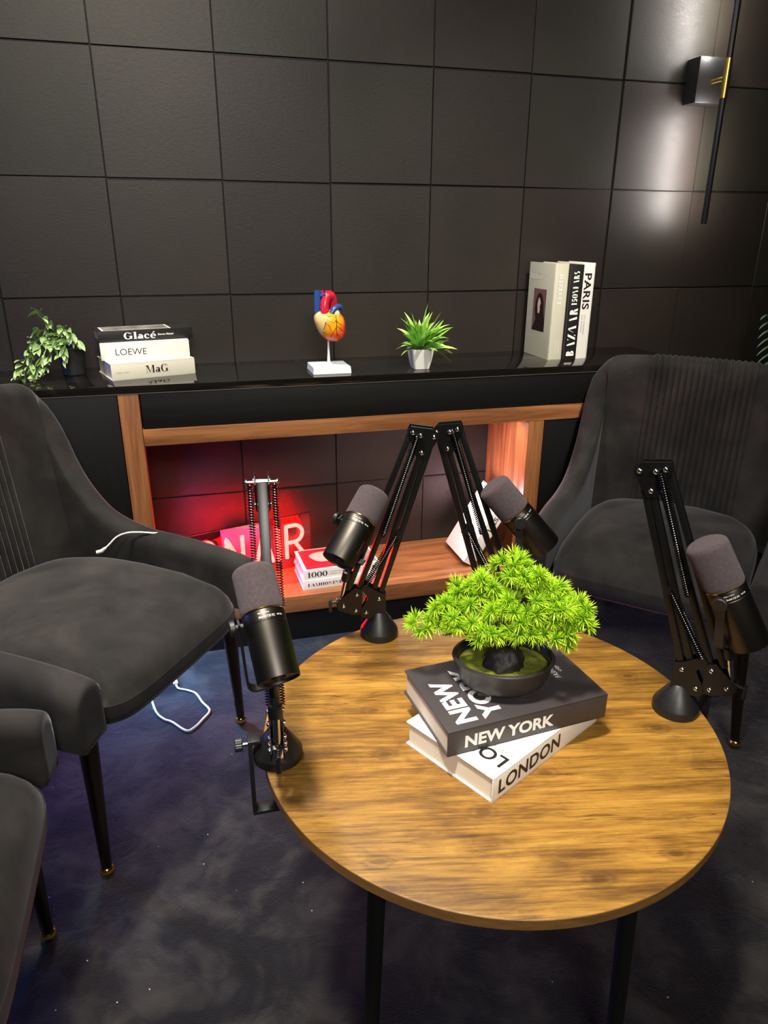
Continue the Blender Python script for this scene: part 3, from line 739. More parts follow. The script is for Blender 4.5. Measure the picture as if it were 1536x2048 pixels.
microphone('microphone above the bonsai tree, leaning left with bluish foam', (.136, -1.159, .642), (.042, -1.117, .755), .0280, (-.30, -.93, 0), KK(F3), view_of((.086, -1.14, .69)), da0=.55)
microphone('microphone at the right edge, beside the right boom arm', (.296, -1.478, .611), (.234, -1.422, .757), .0280, (-.80, -.58, 0), KK(F4), view_of((.27, -1.43, .69)), da0=.42)

# ------------------------------------------------------------------ books
def book(label, L, W, T, cover, Mx, group=None, pages='pages', rounded=False, b=.0024):
    bk = thing('book', label, 'book', M=Mx, group=group)
    mb = MB()
    mb.bbox(0, L, 0, W, 0, b, .0006); mb.bbox(0, L, 0, W, T - b, T, .0006); mb.bbox(0, L, 0, b, .0003, T - .0003, .0006)
    mb.build('cover', cover, bk)
    MB().box(.003, L - .003, b, W - .004, b, T - b).build('pages', M[pages], bk, smooth=0)
    return bk
def flat_book(p, q, z):
    """spine runs from p to q on the plane z"""
    p = V((p[0], p[1], z)); q = V((q[0], q[1], z)); x = (q - p).normalized(); y = V((-x.y, x.x, 0))
    return axes(p, x, y, (0, 0, 1)), (q - p).length
GT = 'books on the coffee table'
Mx, L = flat_book((-.104, -1.507), (.123, -1.389), TT)
L_, W_, T_ = .256, .164, .0405
lon = book('white hardback with black city title, lying under the charcoal book on the table', L_, W_, T_, M['cov_white'], Mx)
letter('spine_title', fit(text2d('LONDON', .03, .0007, spacing=1.05), w=.142, h=.024), (.012, 0, .0085), (1, 0, 0), (0, 0, 1), M['ink_black'], lon)
letter('cover_title', fit(text2d('LONDON', .03, .0006, spacing=1.05), w=.146, h=.024), (.046, .009, T_), (0, 1, 0), (-1, 0, 0), M['ink_black'], lon)
letter('cover_subtitle', fit(text2d('OXFORD STREET', .01), w=.08, h=.0055), (.056, .010, T_), (0, 1, 0), (-1, 0, 0), M['ink_grey'], lon)
Mx, L = flat_book((-.1485, -1.4515), (.108, -1.429), TT + T_ + .0003)
ny = book('charcoal hardback with white city title, lying on the white book under the bonsai', .258, .159, .0405, M['cov_char'], Mx)
letter('spine_title', fit(text2d('NEW YORK', .03, .0011), w=.142, h=.0205), (.026, 0, .009), (1, 0, 0), (0, 0, 1), M['ink_white'], ny)
letter('cover_title', fit(text2d('NEW', .03, .0012), w=.100, h=.033), (.052, .012, .0405), (0, 1, 0), (-1, 0, 0), M['ink_white'], ny)
letter('cover_title', fit(text2d('YORK', .03, .0012), w=.128, h=.033), (.094, .010, .0405), (0, 1, 0), (-1, 0, 0), M['ink_white'], ny)
letter('cover_subtitle', fit(text2d('FASHION', .01, 0, .25), w=.044, h=.0085), (.218, .060, .0405), (0, 1, 0), (-1, 0, 0), M['ink_white'], ny)
letter('cover_subtitle', fit(text2d('city', .01, 0, .3), w=.017, h=.008), (.230, .074, .0405), (0, 1, 0), (-1, 0, 0), M['ink_white'], ny)

ZC = .795
Mx, L = flat_book((-.629, -.232), (-.420, -.169), ZC)
mag = book('thick ivory book at the bottom of the console stack', .219, .157, .043, M['cov_ivory'], Mx)
letter('spine_title', fit(serif2d('MaG', .02, .2, .03), w=.060, h=.0205), (.086, 0, .013), (1, 0, 0), (0, 0, 1), M['ink_black'], mag)
letter('spine_author', fit(text2d('Cedric Viollet', .006), w=.032, h=.0042), (.0125, 0, .018), (1, 0, 0), (0, 0, 1), M['ink_grey'], mag)
Mx, L = flat_book((-.655, -.170), (-.431, -.155), ZC + .0432)
loe = book('white book in the middle of the console stack', .226, .148, .0445, M['cov_white'], Mx)
letter('spine_title', fit(text2d('LOEWE', .02, -.0001), w=.078, h=.0165), (.037, 0, .0125), (1, 0, 0), (0, 0, 1), M['ink_black'], loe)
Mx, L = flat_book((-.657, -.163), (-.417, -.113), ZC + .0880)
gla = book('black book with a photo cover, topmost of the console stack', .245, .103, .0285, M['cov_black'], Mx)
letter('spine_title', fit(serif2d('Glacé', .02, .23, .06), w=.083, h=.0185), (.064, 0, .0055), (1, 0, 0), (0, 0, 1), M['ink_white'], gla)
letter('spine_author', fit(text2d('Steven Meisel', .006, .0001), w=.041, h=.0052), (.152, 0, .0125), (1, 0, 0), (0, 0, 1), M['ink_white'], gla)
patch('cover_frame', [(.012, .010), (.190, .010), (.190, .097), (.012, .097)], (0, 0, .0285), (1, 0, 0), (0, 1, 0), M['ink_white'], gla)
patch('cover_photo', [(.017, .014), (.185, .014), (.185, .093), (.017, .093)], (0, 0, .0285), (1, 0, 0), (0, 1, 0), M['ink_photo'], gla, .0005)

def standing(x_right, y, z=ZC):
    # local x -> up, local y -> into the wall, local z -> towards the left
    return axes((x_right, y, z), (0, 0, 1), (0, 1, 0), (-1, 0, 0))
H = .279
hte = book('warm grey hardback with a portrait on its cover, leftmost of the standing books', H, .162, .0465, M['cov_sage'], standing(.6715, -.193))
t = fit(serif2d('HTELEFT', .02, .2, .07, spacing=.04), w=.088, h=.0165)
letter('spine_title', t, (H - .030, 0, .031), (-1, 0, 0), (0, 0, -1), M['ink_white'], hte)
letter('spine_text', fit(text2d('FASHION CITY', .006), w=.044, h=.004), (.060, 0, .024), (-1, 0, 0), (0, 0, -1), M['cov_white'], hte)
letter('spine_text', fit(text2d('PHOTOGRAPHY', .006), w=.040, h=.004), (.058, 0, .015), (-1, 0, 0), (0, 0, -1), M['cov_white'], hte)
o = (0, .162, .0465)
letter('cover_title', fit(serif2d('HTELEFT', .02, .2, .07, spacing=.04), w=.078, h=.019), (H - .050, .151, .0465), (0, -1, 0), (1, 0, 0), M['ink_white'], hte)
letter('cover_text', fit(text2d('EDITION OF FASHION', .006), w=.044, h=.0042), (H - .040, .069, .0465), (0, -1, 0), (1, 0, 0), M['ink_white'], hte)
letter('cover_text', fit(text2d('PHOTOGRAPHY', .006), w=.044, h=.0042), (H - .049, .069, .0465), (0, -1, 0), (1, 0, 0), M['ink_white'], hte)
letter('cover_text', fit(text2d('THE NEW FASHION PHOTOGRAPHY', .006), w=.12, h=.003), (.060, .148, .0465), (0, -1, 0), (1, 0, 0), M['cov_ivory'], hte)
letter('cover_text', fit(text2d('PARIS', .006), w=.026, h=.003), (.030, .096, .0465), (0, -1, 0), (1, 0, 0), M['cov_ivory'], hte)
PX = lambda pts: pts
patch('portrait_photo', [(0, 0), (.082, 0), (.082, .125), (0, .125)], (.078, .121, .0465), (0, -1, 0), (1, 0, 0), M['ink_mauve'], hte)
patch('portrait_hair', [(.0, 0), (.082, 0), (.082, .03), (.072, .058), (.068, .088), (.056, .108), (.040, .114), (.026, .106), (.016, .086), (.014, .06), (.022, .034), (.012, .018)], (.078, .121, .0465), (0, -1, 0), (1, 0, 0), M['ink_hair'], hte, .0005)
patch('portrait_face', [(.034, .054), (.044, .052), (.048, .062), (.046, .074), (.052, .084), (.042, .100), (.034, .096), (.030, .08), (.032, .066)], (.078, .121, .0465), (0, -1, 0), (1, 0, 0), M['ink_skin'], hte, .0007)
baz = book('black hardback with white stencil title, middle of the standing books', H - .003, .160, .0400, M['cov_black'], standing(.7135, -.206))
letter('spine_title', fit(serif2d('BAZCAR', .03, .24, .05, False, .12), w=.140, h=.026), (.012, 0, .008), (1, 0, 0), (0, 0, 1), M['ink_white'], baz)
letter('spine_title', fit(serif2d('150YEARS', .03, .26, .06, False, .08), w=.098, h=.0185), (.160, 0, .013), (1, 0, 0), (0, 0, 1), M['ink_white'], baz)
par = book('white hardback with black city title, rightmost of the standing books', H + .001, .158, .0415, M['cov_white'], standing(.7595, -.191))
letter('spine_title', fit(text2d('PARIS', .03, .0007, spacing=1.06), w=.104, h=.0235), (H - .028, 0, .033), (-1, 0, 0), (0, 0, -1), M['ink_black'], par)
letter('spine_text', fit(text2d('CITY OF FASHION', .006), w=.058, h=.0052), (H - .148, 0, .023), (-1, 0, 0), (0, 0, -1), M['ink_grey'], par)
letter('spine_text', fit(text2d('AND ROMANCE', .006), w=.052, h=.0052), (H - .148, 0, .0315), (-1, 0, 0), (0, 0, -1), M['ink_grey'], par)

ZS = .15
Mx, L = flat_book((-.164, -.276), (.075, -.268), ZS)
fas = book('white book lying on the lower shelf beneath the red covered one', .239, .150, .031, M['cov_white'], Mx)
letter('spine_title', fit(serif2d('FASHIONINDEX', .01, .22, .05), w=.132, h=.0105), (.014, 0, .010), (1, 0, 0), (0, 0, 1), M['ink_black'], fas)
Mx, L = flat_book((-.160, -.272), (.077, -.262), ZS + .0312)
tho = book('white book with red portrait cover, lying on top in the lower shelf', .236, .150, .032, M['cov_white'], Mx)
letter('spine_title', fit(serif2d('1000', .02, .2, .045), w=.062, h=.0185), (.010, 0, .0065), (1, 0, 0), (0, 0, 1), M['ink_black'], tho)
letter('spine_text', fit(text2d('Complete fashion', .006), w=.05, h=.0048), (.078, 0, .017), (1, 0, 0), (0, 0, 1), M['ink_grey'], tho)
letter('spine_text', fit(text2d('clothing collection', .006), w=.05, h=.0048), (.078, 0, .0085), (1, 0, 0), (0, 0, 1), M['ink_grey'], tho)
letter('spine_text', fit(text2d('K', .01, .0004), h=.012), (.214, 0, .010), (1, 0, 0), (0, 0, 1), M['ink_black'], tho)
patch('cover_print', [(.010, .006), (.150, .006), (.150, .145), (.010, .145)], (0, 0, .032), (1, 0, 0), (0, 1, 0), M['ink_red'], tho)
patch('cover_print', [(.160, .006), (.230, .006), (.230, .145), (.160, .145)], (0, 0, .032), (1, 0, 0), (0, 1, 0), M['ink_photo'], tho)
pts = [(.082 + (.052 if math.cos(a) > 0 else .044) * math.cos(a) * (1 + .12 * math.sin(3*a)), .085 + .040 * math.sin(a) * (1 + .1 * math.cos(2*a))) for a in [2*PI*k/28 for k in range(28)]]
patch('cover_portrait', pts, (0, 0, .032), (1, 0, 0), (0, 1, 0), M['ink_skin'], tho, .0005)
patch('portrait_lips', [(.112, .082), (.118, .086), (.118, .092), (.112, .094), (.109, .088)], (0, 0, .032), (1, 0, 0), (0, 1, 0), M['ink_red'], tho, .0007)
patch('portrait_eye', [(.088, .100), (.098, .102), (.096, .106), (.088, .105)], (0, 0, .032), (1, 0, 0), (0, 1, 0), M['ink_hair'], tho, .0007)

# leaning book at the right end of the lower shelf
th_ = math.radians(31); hx = V((math.sin(th_), 0, math.cos(th_))); tx = V((math.cos(th_), 0, -math.sin(th_)))
TB = .040
org = V((.394, -.250, ZS + .0006))              # edge that touches the shelf
# local x -> up along the lean, y -> into the wall, z -> left (cover side)
lean = book('pale book tilted against the right end of the lower shelf', .245, .168, TB, M['cov_white'], axes(org, hx, (0, 1, 0), -tx))
patch('cover_photo', [(0, 0), (.070, 0), (.070, .085), (0, .085)], (.062, .115, TB), (0, -1, 0), (1, 0, 0), M['ink_mauve'], lean)
pts = [(.018, .0), (.058, .0), (.056, .03), (.042, .04), (.046, .055), (.036, .066), (.026, .056), (.028, .042), (.020, .03)]
patch('cover_figure', pts, (.062, .115, TB), (0, -1, 0), (1, 0, 0), M['ink_white'], lean, .0005)
letter('spine_title', fit(text2d('STYLE', .02, .0004), w=.07, h=.016), (.175, 0, .028), (-1, 0, 0), (0, 0, -1), M['ink_black'], lean)

# book standing behind the neon sign
wb = book('pale book standing behind the red neon letters', 0.125, .125, .022, M['cov_purple_lit'], axes((-.374, -.050, ZS), (1, 0, 0), (0, 0, 1), (0, -1, 0)))

# ------------------------------------------------------------------ neon sign
sx = V((-.115 + .47, -.118 + .215, 0)).normalized(); sn = V((sx.y, -sx.x, 0))   # facing the room
SM = axes((-.478, -.194, ZS), sx, -sn, (0, 0, 1))
sign = thing('neon_sign', 'red neon ON AIR sign on the lower shelf, partly behind the left armchair', 'neon sign', M=SM)
mb = MB(); mb.bbox(0, .388, .004, .0095, 0, .178, .002); mb.build('backing_plate', M['acrylic'], sign)
mb = MB(); mb.tube([(0, .004, .178), (.388, .004, .178)], .0022, 8); mb.build('plate_rim', M['black_metal'], sign)
def strokes(ch, x, w, h, z0):
    q = []
    if ch == 'O': q = [[(x + w/2 + w/2 * math.cos(a), z0 + h/2 + h/2 * math.sin(a)) for a in [2*PI*k/28 for k in range(29)]]]
    if ch == 'N': q = [[(x, z0), (x, z0 + h), (x + w, z0), (x + w, z0 + h)]]
    if ch == 'A': q = [[(x, z0), (x + w/2, z0 + h), (x + w, z0)], [(x + w*.2, z0 + h*.36), (x + w*.8, z0 + h*.36)]]
    if ch == 'I': q = [[(x, z0), (x, z0 + h)]]
    if ch == 'R':
        r = h * .26
        q = [[(x, z0), (x, z0 + h)] + [(x + w*.45 + r * .95 * math.cos(a), z0 + h - r + r * math.sin(a)) for a in [PI/2 - PI*k/12 for k in range(13)]] + [(x + .004, z0 + h - 2*r)], [(x + w*.45, z0 + h - 2*r), (x + w, z0)]]
    return q
lt = MB()
for ch, x, w in (('O', .014, .062), ('N', .106, .050), ('A', .196, .056), ('I', .272, 0), ('R', .299, .062)):
    mb = MB()
    for s_ in strokes(ch, x, w, .108, .040):
        # densify so that corners stay round
        P_ = []
        for a, b_ in zip(s_[:-1], s_[1:]):
            n = max(1, int(math.dist(a, b_) / .006))
            P_ += [(lerp(a[0], b_[0], k / n), lerp(a[1], b_[1], k / n)) for k in range(n)]
        P_.append(s_[-1])
        mb.tube([(p[0], -.0045, p[1]) for p in P_], .0061, 10)
    mb.build('neon_letter', M['neon'], sign, smooth=60)

# ------------------------------------------------------------------ anatomical heart model
hm = thing('heart_model', 'colourful anatomical heart model on a white stand', 'model', (-.060, -.222, ZC))
mb = MB(); mb.loft([[V((sx_ * a, sy_ * b_, z)) for sx_, sy_ in ((-1, -1), (1, -1), (1, 1), (-1, 1))] for a, b_, z in ((.0525, .050, 0), (.0530, .0505, .002), (.0515, .0485, .0185), (.0505, .0475, .020))])
mb.build('base', M['white'], hm, smooth=0, bevel=.0012)
MB().lathe([(.010, .020), (.009, .023), (.0045, .025), (.0032, .05), (.0022, .085)], 20).build('rod', M['white'], hm)
YEL = V(srgb(244, 168, 26)); RED = V(srgb(214, 44, 42)); CRM = V(srgb(238, 198, 128)); PUR = V(srgb(120, 70, 96)); ORG = V(srgb(232, 92, 46))
HC = V((.004, 0, .1235))
def heart_pt(th, ph):
    # th from the top (0) to the bottom (pi), ph around
    d = V((math.sin(th) * math.cos(ph), math.sin(th) * math.sin(ph), math.cos(th)))
    q = (abs(d.x) ** 2.5 + abs(d.y) ** 2.5 + abs(d.z) ** 2.5) ** (-1 / 2.5)
    a = .0435 + .002 * d.z; x = d.x * q * a; y = d.y * q * .034; z = d.z * q * .0425
    t = (z + .0425) / .085
    x *= 1 - .20 * (1 - t) ** 1.5
    x += .013 * (1 - t) - .006 * t      # the tip leans right
    y *= 1 + .1 * math.sin(3 * ph)
    return HC + V((x, y, z))
mb = MB(); vs = []; fs = []; cs = []
NT, NP_ = 40, 64
for i in range(NT + 1):
    for k in range(NP_):
        th = max(.001, min(PI - .001, PI * i / NT)); ph = 2 * PI * k / NP_
        p = heart_pt(th, ph); vs.append(p)
        u = p.x - HC.x; w = p.z - HC.z
        seam = -.012 + .55 * (w - .02) * .45
        n = noise.noise(V((u * 45, p.y * 45, w * 45)))
        c = YEL.lerp(ORG, smooth01((-.004 - w + .3 * u + n * .012) / .022)).lerp(RED, smooth01((u - .022 + n * .008) / .016))
        c = c.lerp(RED, .65 * smooth01(.5 - abs(u + .004 + (w) * .2) / .012) * smooth01((.012 - w) / .02))
        c = c.lerp(PUR, smooth01((-w - .034) / .012))
        if u < seam: c = CRM.lerp(V(srgb(205, 120, 60)), smooth01((-w - .012) / .03))
        cs.append(tuple(c))
for i in range(NT):
    for k in range(NP_):
        k2 = (k + 1) % NP_; fs.append((i*NP_+k, i*NP_+k2, (i+1)*NP_+k2, (i+1)*NP_+k))
mb.add(vs, fs, None, cs); mb.build('heart_body', M['organ'], hm, smooth=80, colors=True)
def front(u, w):
    # surface point of the heart seen from the front at (u,w)
    best = None
    for i in range(4, NT - 3):
        for k in range(NP_ // 2, NP_):
            p = vs[i * NP_ + k]; e = (p.x - HC.x - u) ** 2 + (p.z - HC.z - w) ** 2
            if best is None or e < best[0]: best = (e, p)
    p = best[1]; return V((HC.x + u, p.y - .0006, HC.z + w))
ART = srgb(60, 20, 30)
def artery(pts, r):
    pp = [front(u, w) for u, w in pts]
    pp = [V(tuple(p)) for p in catmull(pp, 4)]
    return pp, [lerp(r, r * .5, k / (len(pp) - 1)) for k in range(len(pp))]
mb = MB()
for pts, r in (([(.012, .030), (.013, .012), (.012, -.006), (.014, -.024), (.016, -.038)], .0011), ([(.013, .016), (.022, .008), (.029, .004)], .0008), ([(.013, .004), (.024, -.006), (.032, -.012)], .0008), ([(.013, .018), (.002, .014), (-.012, .020)], .0008), ([(.012, .0), (.004, -.012), (-.004, -.026)], .0008), ([(-.018, .012), (-.008, .004), (-.004, -.008)], .0008), ([(-.024, -.012), (-.012, -.018), (0, -.026)], .0008), ([(-.020, .032), (-.006, .028), (.006, .026)], .0007), ([(.014, -.018), (.022, -.026), (.024, -.034)], .0007), ([(-.016, .014), (-.020, -.002), (-.026, -.022), (-.010, -.036), (.010, -.040)], .0009)):
    pp, rl = artery(pts, r); mb.tube(pp, rl, 6, color=ART)
mb.build('coronary_arteries', M['organ'], hm, smooth=60, colors=True)
BLU = srgb(44, 78, 140); CRI = srgb(206, 34, 58); WHT = srgb(230, 214, 200)
mb = MB(); mb.tube([V(tuple(p)) for p in catmull([(HC.x - .028, .004, HC.z + .022), (HC.x - .030, .004, HC.z + .050), (HC.x - .029, .004, HC.z + .078), (HC.x - .028, .004, HC.z + .092)], 5)], .0105, 18, color=BLU)
mb.build('vena_cava', M['organ'], hm, smooth=50, colors=True)
mb = MB(); mb.tube([V(tuple(p)) for p in catmull([(HC.x - .014, -.014, HC.z + .030), (HC.x - .014, -.012, HC.z + .055), (HC.x - .006, -.006, HC.z + .076), (HC.x + .008, .002, HC.z + .076), (HC.x + .014, .010, HC.z + .056), (HC.x + .014, .014, HC.z + .036)], 6)], [.0115] * 12 + [.0125] * 6 + [.0115] * 13, 18, color=CRI)
for x in (-.016, -.004, .006):
    mb.tube([(HC.x + x, .0, HC.z + .072), (HC.x + x - .002, .0, HC.z + .092)], .0042, 12, color=CRI)
mb.build('aorta', M['organ'], hm, smooth=50, colors=True)
mb = MB(); mb.tube([V(tuple(p)) for p in catmull([(HC.x + .002, -.020, HC.z + .034), (HC.x + .012, -.018, HC.z + .046), (HC.x + .024, -.010, HC.z + .050), (HC.x + .030, -.004, HC.z + .048)], 6)], .0078, 16, color=BLU)
mb.tube([(HC.x - .022, -.006, HC.z + .078), (HC.x - .010, -.012, HC.z + .084)], .0045, 12, color=BLU)
mb.build('pulmonary_artery', M['organ'], hm, smooth=50, colors=True)
mb = MB(); mb.ball((HC.x + .016, -.018, HC.z + .030), .0125, 12, color=tuple(CRM), sq=(.85, .7, 1.15)); mb.build('left_auricle', M['organ'], hm, smooth=80, colors=True)

# ------------------------------------------------------------------ foliage helpers
def blade(mb, base, dirn, length, width, droop, cA, cB, twist=0, n=6, fold=.25, tipw=0):
    """an arching leaf, wide in the middle, folded along its midrib"""
    d = V(dirn).normalized(); up = V((0, 0, 1))
    s = d.cross(up)
    if s.length < .05: s = V((1, 0, 0))
    s.normalize(); s = Matrix.Rotation(twist, 3, d) @ s
    p = V(base); rows = []; cols = []
    for i in range(n + 1):
        t = i / n
        w = width * (math.sin(PI * min(1, t * .92 + .08)) ** .8) * (1 - .25 * t)
        if i == n: w = width * .02
        nn = s.cross(d).normalized()
        rows.append([p - s * w/2 + nn * w * fold, p, p + s * w/2 + nn * w * fold])
        c = V(cA).lerp(V(cB), t); e = c * 1.25
        cols += [tuple(e), tuple(c), tuple(e)]
        p = p + d * length / n
        d = (d + V((0, 0, -droop / n))).normalized()
        s = (s - d * s.dot(d)).normalized()
    k = []
    for i in range(n):
        for j in range(2): k.append((i*3+j, i*3+j+1, (i+1)*3+j+1, (i+1)*3+j))
    mb.add([q for r in rows for q in r], k, None, cols)

# small grassy plant in a white pot
gp = thing('potted_plant', 'small bright green grassy plant in a square white pot', 'plant', (.202, -.236, ZC))
rings = []
for a, z in ((.0200, 0), (.0225, .001), (.0275, .022), (.0310, .042), (.0328, .055), (.0328, .057), (.0310, .057), (.0295, .046), (.002, .045)):
    ring = []
    for k in range(40):
        t = 2 * PI * k / 40; ca, sa = math.cos(t), math.sin(t); n_ = 7
        ring.append(V((a * abs(ca) ** (2/n_) * (1 if ca > 0 else -1), a * abs(sa) ** (2/n_) * (1 if sa > 0 else -1), z)))
    rings.append(ring)
mb = MB(); mb.loft(rings); mb.build('pot', M['ceramic'], gp, smooth=40)
R_ = random.Random(11); mb = MB()
for k in range(86):
    az = R_.random() * 2 * PI; el = .30 + 1.05 * R_.random()
    d = V((math.cos(az) * math.cos(el) + .22, math.sin(az) * math.cos(el) * .6 - .10, math.sin(el)))
    ln = .052 + .050 * R_.random(); g = R_.random()
    cA = V(srgb(30, 100, 34)).lerp(V(srgb(88, 164, 44)), g); cB = V(srgb(136, 200, 60)).lerp(V(srgb(206, 240, 130)), g)
    b0 = V((.008 * math.cos(az), .008 * math.sin(az), .046 + .03 * R_.random() * math.sin(el)))
    blade(mb, b0, d, ln, .0125 + .0075 * R_.random(), -.5 + 1.8 * R_.random(), cA, cB, (R_.random() - .5) * 1.2)
for d, ln in (((.9, -.3, -.1), .095), ((.95, -.1, .1), .10), ((-.95, -.2, .4), .075), ((-.9, -.3, .1), .065), ((.7, .1, .75), .115), ((.1, 0, 1), .125), ((-.4, 0, .95), .105), ((.8, -.35, .2), .09)):
    blade(mb, (.006 * d[0], 0, .056), d, ln, .013, .9, srgb(52, 120, 34), srgb(160, 208, 78), (R_.random() - .5))
mb.build('leaves', M['leaf'], gp, smooth=60, colors=True)

# trailing plant in a black pot
tp = thing('trailing_plant', 'trailing pale green plant spilling from a round black pot', 'plant', (-.735, -.098, ZC))
mb = MB(); mb.lathe([(.027, 0), (.029, .001), (.033, .066), (.0355, .068), (.036, .083), (.0335, .084), (.032, .070), (.002, .068)], 40); mb.build('pot', M['pot_black'], tp, smooth=35)
R_ = random.Random(5)
vines = [[(0, 0, .07), (-.022, -.02, .105), (-.045, -.03, .135), (-.062, -.04, .166)],
         [(0, 0, .07), (-.03, -.03, .100), (-.065, -.06, .085), (-.09, -.08, .045), (-.115, -.10, .008)],
         [(0, 0, .07), (-.02, -.03, .095), (-.05, -.06, .075), (-.07, -.07, .035), (-.095, -.08, .012)],
         [(0, 0, .07), (-.03, -.02, .110), (-.075, -.04, .095), (-.100, -.06, .055), (-.125, -.09, .012)],
         [(0, 0, .07), (.0, -.035, .10), (-.008, -.055, .085), (-.012, -.06, .05)],
         [(0, 0, .07), (-.01, -.03, .12), (.012, -.05, .115), (.022, -.055, .095)],
         [(0, 0, .07), (-.04, -.02, .120), (-.07, -.03, .112)],
         [(0, 0, .07), (-.03, -.04, .09), (-.045, -.075, .05), (-.075, -.085, .006)]]
stem = MB(); lv = MB()
for v_ in vines:
    pts = [V(tuple(p)) for p in catmull(v_, 6)]
    stem.tube(pts, .0013, 6, color=srgb(140, 160, 100))
    for i in range(3, len(pts)):
        for s_ in (0, 1):
            if R_.random() < .36: continue
            p = pts[i]; t = (pts[i] - pts[i-1]).normalized()
            d = (t * .3 + V((R_.random() - .5, -.35 - .4 * R_.random(), (R_.random() - .35))) * 1.1).normalized()
            g = R_.random(); ln = .026 + .014 * R_.random()
            if p.z < .02: d.z = abs(d.z) + .1
            blade(lv, p, d, ln, ln * .44, .8, V(srgb(96, 130, 70)).lerp(V(srgb(126, 160, 92)), g), V(srgb(150, 180, 116)).lerp(V(srgb(186, 206, 150)), g), (R_.random() - .5) * 2.2, 6, .15)
stem.build('vines', M['leaf'], tp, smooth=60, colors=True); lv.build('leaves', M['leaf'], tp, smooth=60, colors=True)

# palm beyond the right armchair
pp_ = thing('potted_palm', 'dark green palm at the right edge behind the right armchair', 'plant', (1.62, -.25, 0))
mb = MB(); mb.lathe([(.10, 0), (.105, .002), (.13, .26), (.135, .262), (.135, .28), (.125, .28), (.12, .25), (.003, .245)], 40); mb.build('pot', M['pot_black'], pp_, smooth=35)
mb = MB(); mb.tube([(0, 0, .24), (.0, 0, .52)], [.022, .014], 12); mb.build('stem', M['bark'], pp_)
for k_, (dx, dy, rise, curl) in enumerate(((-.30, .10, .95, .018), (-.15, -.25, 1.0, .03), (.35, .05, .9, .05), (.1, .2, 1.0, .04), (.25, -.3, .8, .06))):
    mb = MB(); d = V((dx, dy, rise)).normalized(); p = V((.0, 0, .50)); pts = []
    for k in range(18):
        pts.append(p.copy()); p = p + d * .46 / 17; d = (d + V((dx * curl * 2, dy * curl * 2, -curl))).normalized()
    mb.tube(pts, [lerp(.004, .0012, k / 17) for k in range(18)], 6, color=srgb(60, 96, 50))
    for k in range(4, 18):
        t = (pts[k] - pts[k-1]).normalized(); s_ = t.cross(V((0, 1, .1))).normalized()
        for sg in (-1, 1):
            blade(mb, pts[k], t * .35 + s_ * sg * .9 + V((0, -.1, .1)), .135 * math.sin(PI * (k / 20 + .06)), .014, .9, srgb(22, 60, 38), srgb(120, 156, 128), 0, 6, .2)
    mb.build('frond', M['leaf'], pp_, smooth=60, colors=True)

# ------------------------------------------------------------------ bonsai
NYTOP = TT + T_ + .0003 + .0405
bo = thing('bonsai_tree', 'bright green bonsai tree in a dark oval pot on the books', 'bonsai', (-.034, -1.368, NYTOP + .0002), math.atan2(-.30, 1))
mb = MB()
def oval(a, b, z): return [V((a * math.cos(2*PI*k/72), b * math.sin(2*PI*k/72), z)) for k in range(72)]
mb.loft([oval(.046, .035, .006), oval(.052, .040, .0062), oval(.056, .0435, .010), oval(.0575, .0445, .0125), oval(.0575, .0445, .0142), oval(.063, .0495, .016), oval(.0690, .0545, .030), oval(.0725, .0572, .046), oval(.0745, .059, .0485), oval(.0755, .0600, .0515), oval(.0740, .0588, .0535), oval(.0705, .0560, .0535), oval(.0680, .0535, .050), oval(.066, .052, .036), oval(.002, .002, .0355)])
for sx_, sy_ in ((1, 1), (1, -1), (-1, 1), (-1, -1)):
    mb.bbox(.030 * sx_ - .009, .030 * sx_ + .009, .026 * sy_ - .006, .026 * sy_ + .006, 0, .008, .002)
mb.build('pot', M['pot_brown'], bo, smooth=30)
rows = []
for i in range(13):
    f = i / 12
    rows.append([V((.0655 * (1 - f) * math.cos(2*PI*k/72), .0515 * (1 - f) * math.sin(2*PI*k/72), .040 + .004 * math.sin(f * 2) + .0022 * noise.noise(V((f * 9, math.cos(2*PI*k/72) * 6, math.sin(2*PI*k/72) * 6))))) for k in range(72)])
rows[-1] = [p * 1.0 + V((.0005 * math.cos(k), .0005 * math.sin(k), 0)) for k, p in enumerate(rows[-1])]
mb = MB(); mb.loft(rows, cap=False); mb.build('moss', M['moss'], bo, smooth=60)
# root mound and trunk
mb = MB(); rows = []
for i in range(15):
    f = i / 14; r = .0245 * (1 - f ** 2.2) ** .5 + .0015
    rows.append([V((-.003 + f * .006 + r * (1 + .2 * noise.noise(V((k * .5, f * 3, 1)))) * 1.12 * math.cos(2*PI*k/32), -.012 + f * .006 + r * .9 * (1 + .2 * noise.noise(V((k * .45, f * 3, 8)))) * math.sin(2*PI*k/32), .038 + .036 * f)) for k in range(32)])
mb.loft(rows)
mb.tube([V(tuple(p)) for p in catmull([(-.002, -.006, .060), (.012, .0, .070), (.022, .004, .082), (.026, .004, .098), (.018, .004, .118), (.006, .004, .140), (.004, .002, .168)], 6)], [.0105] * 6 + [.0095] * 10 + [lerp(.009, .003, k / 20) for k in range(21)], 14)
for b_ in ([(.026, .004, .094), (.0, .004, .104), (-.04, .0, .100), (-.09, -.004, .086)], [(.024, .004, .105), (.05, .004, .112), (.088, .0, .124)], [(.016, .004, .122), (-.02, .0, .138), (-.055, 0, .130)], [(.010, .004, .134), (.035, 0, .150), (.056, 0, .156)], [(.02, .004, .1), (.02, -.03, .11), (.03, -.05, .118)], [(.02, .004, .1), (.01, .03, .115), (.0, .05, .125)], [(.024, .004, .098), (.045, -.01, .094), (.065, -.02, .098)]):
    pts = [V(tuple(p)) for p in catmull(b_, 6)]; mb.tube(pts, [lerp(.0045, .0014, k / (len(pts) - 1)) for k in range(len(pts))], 8)
mb.build('trunk', M['bark'], bo, smooth=50)
R_ = random.Random(21)
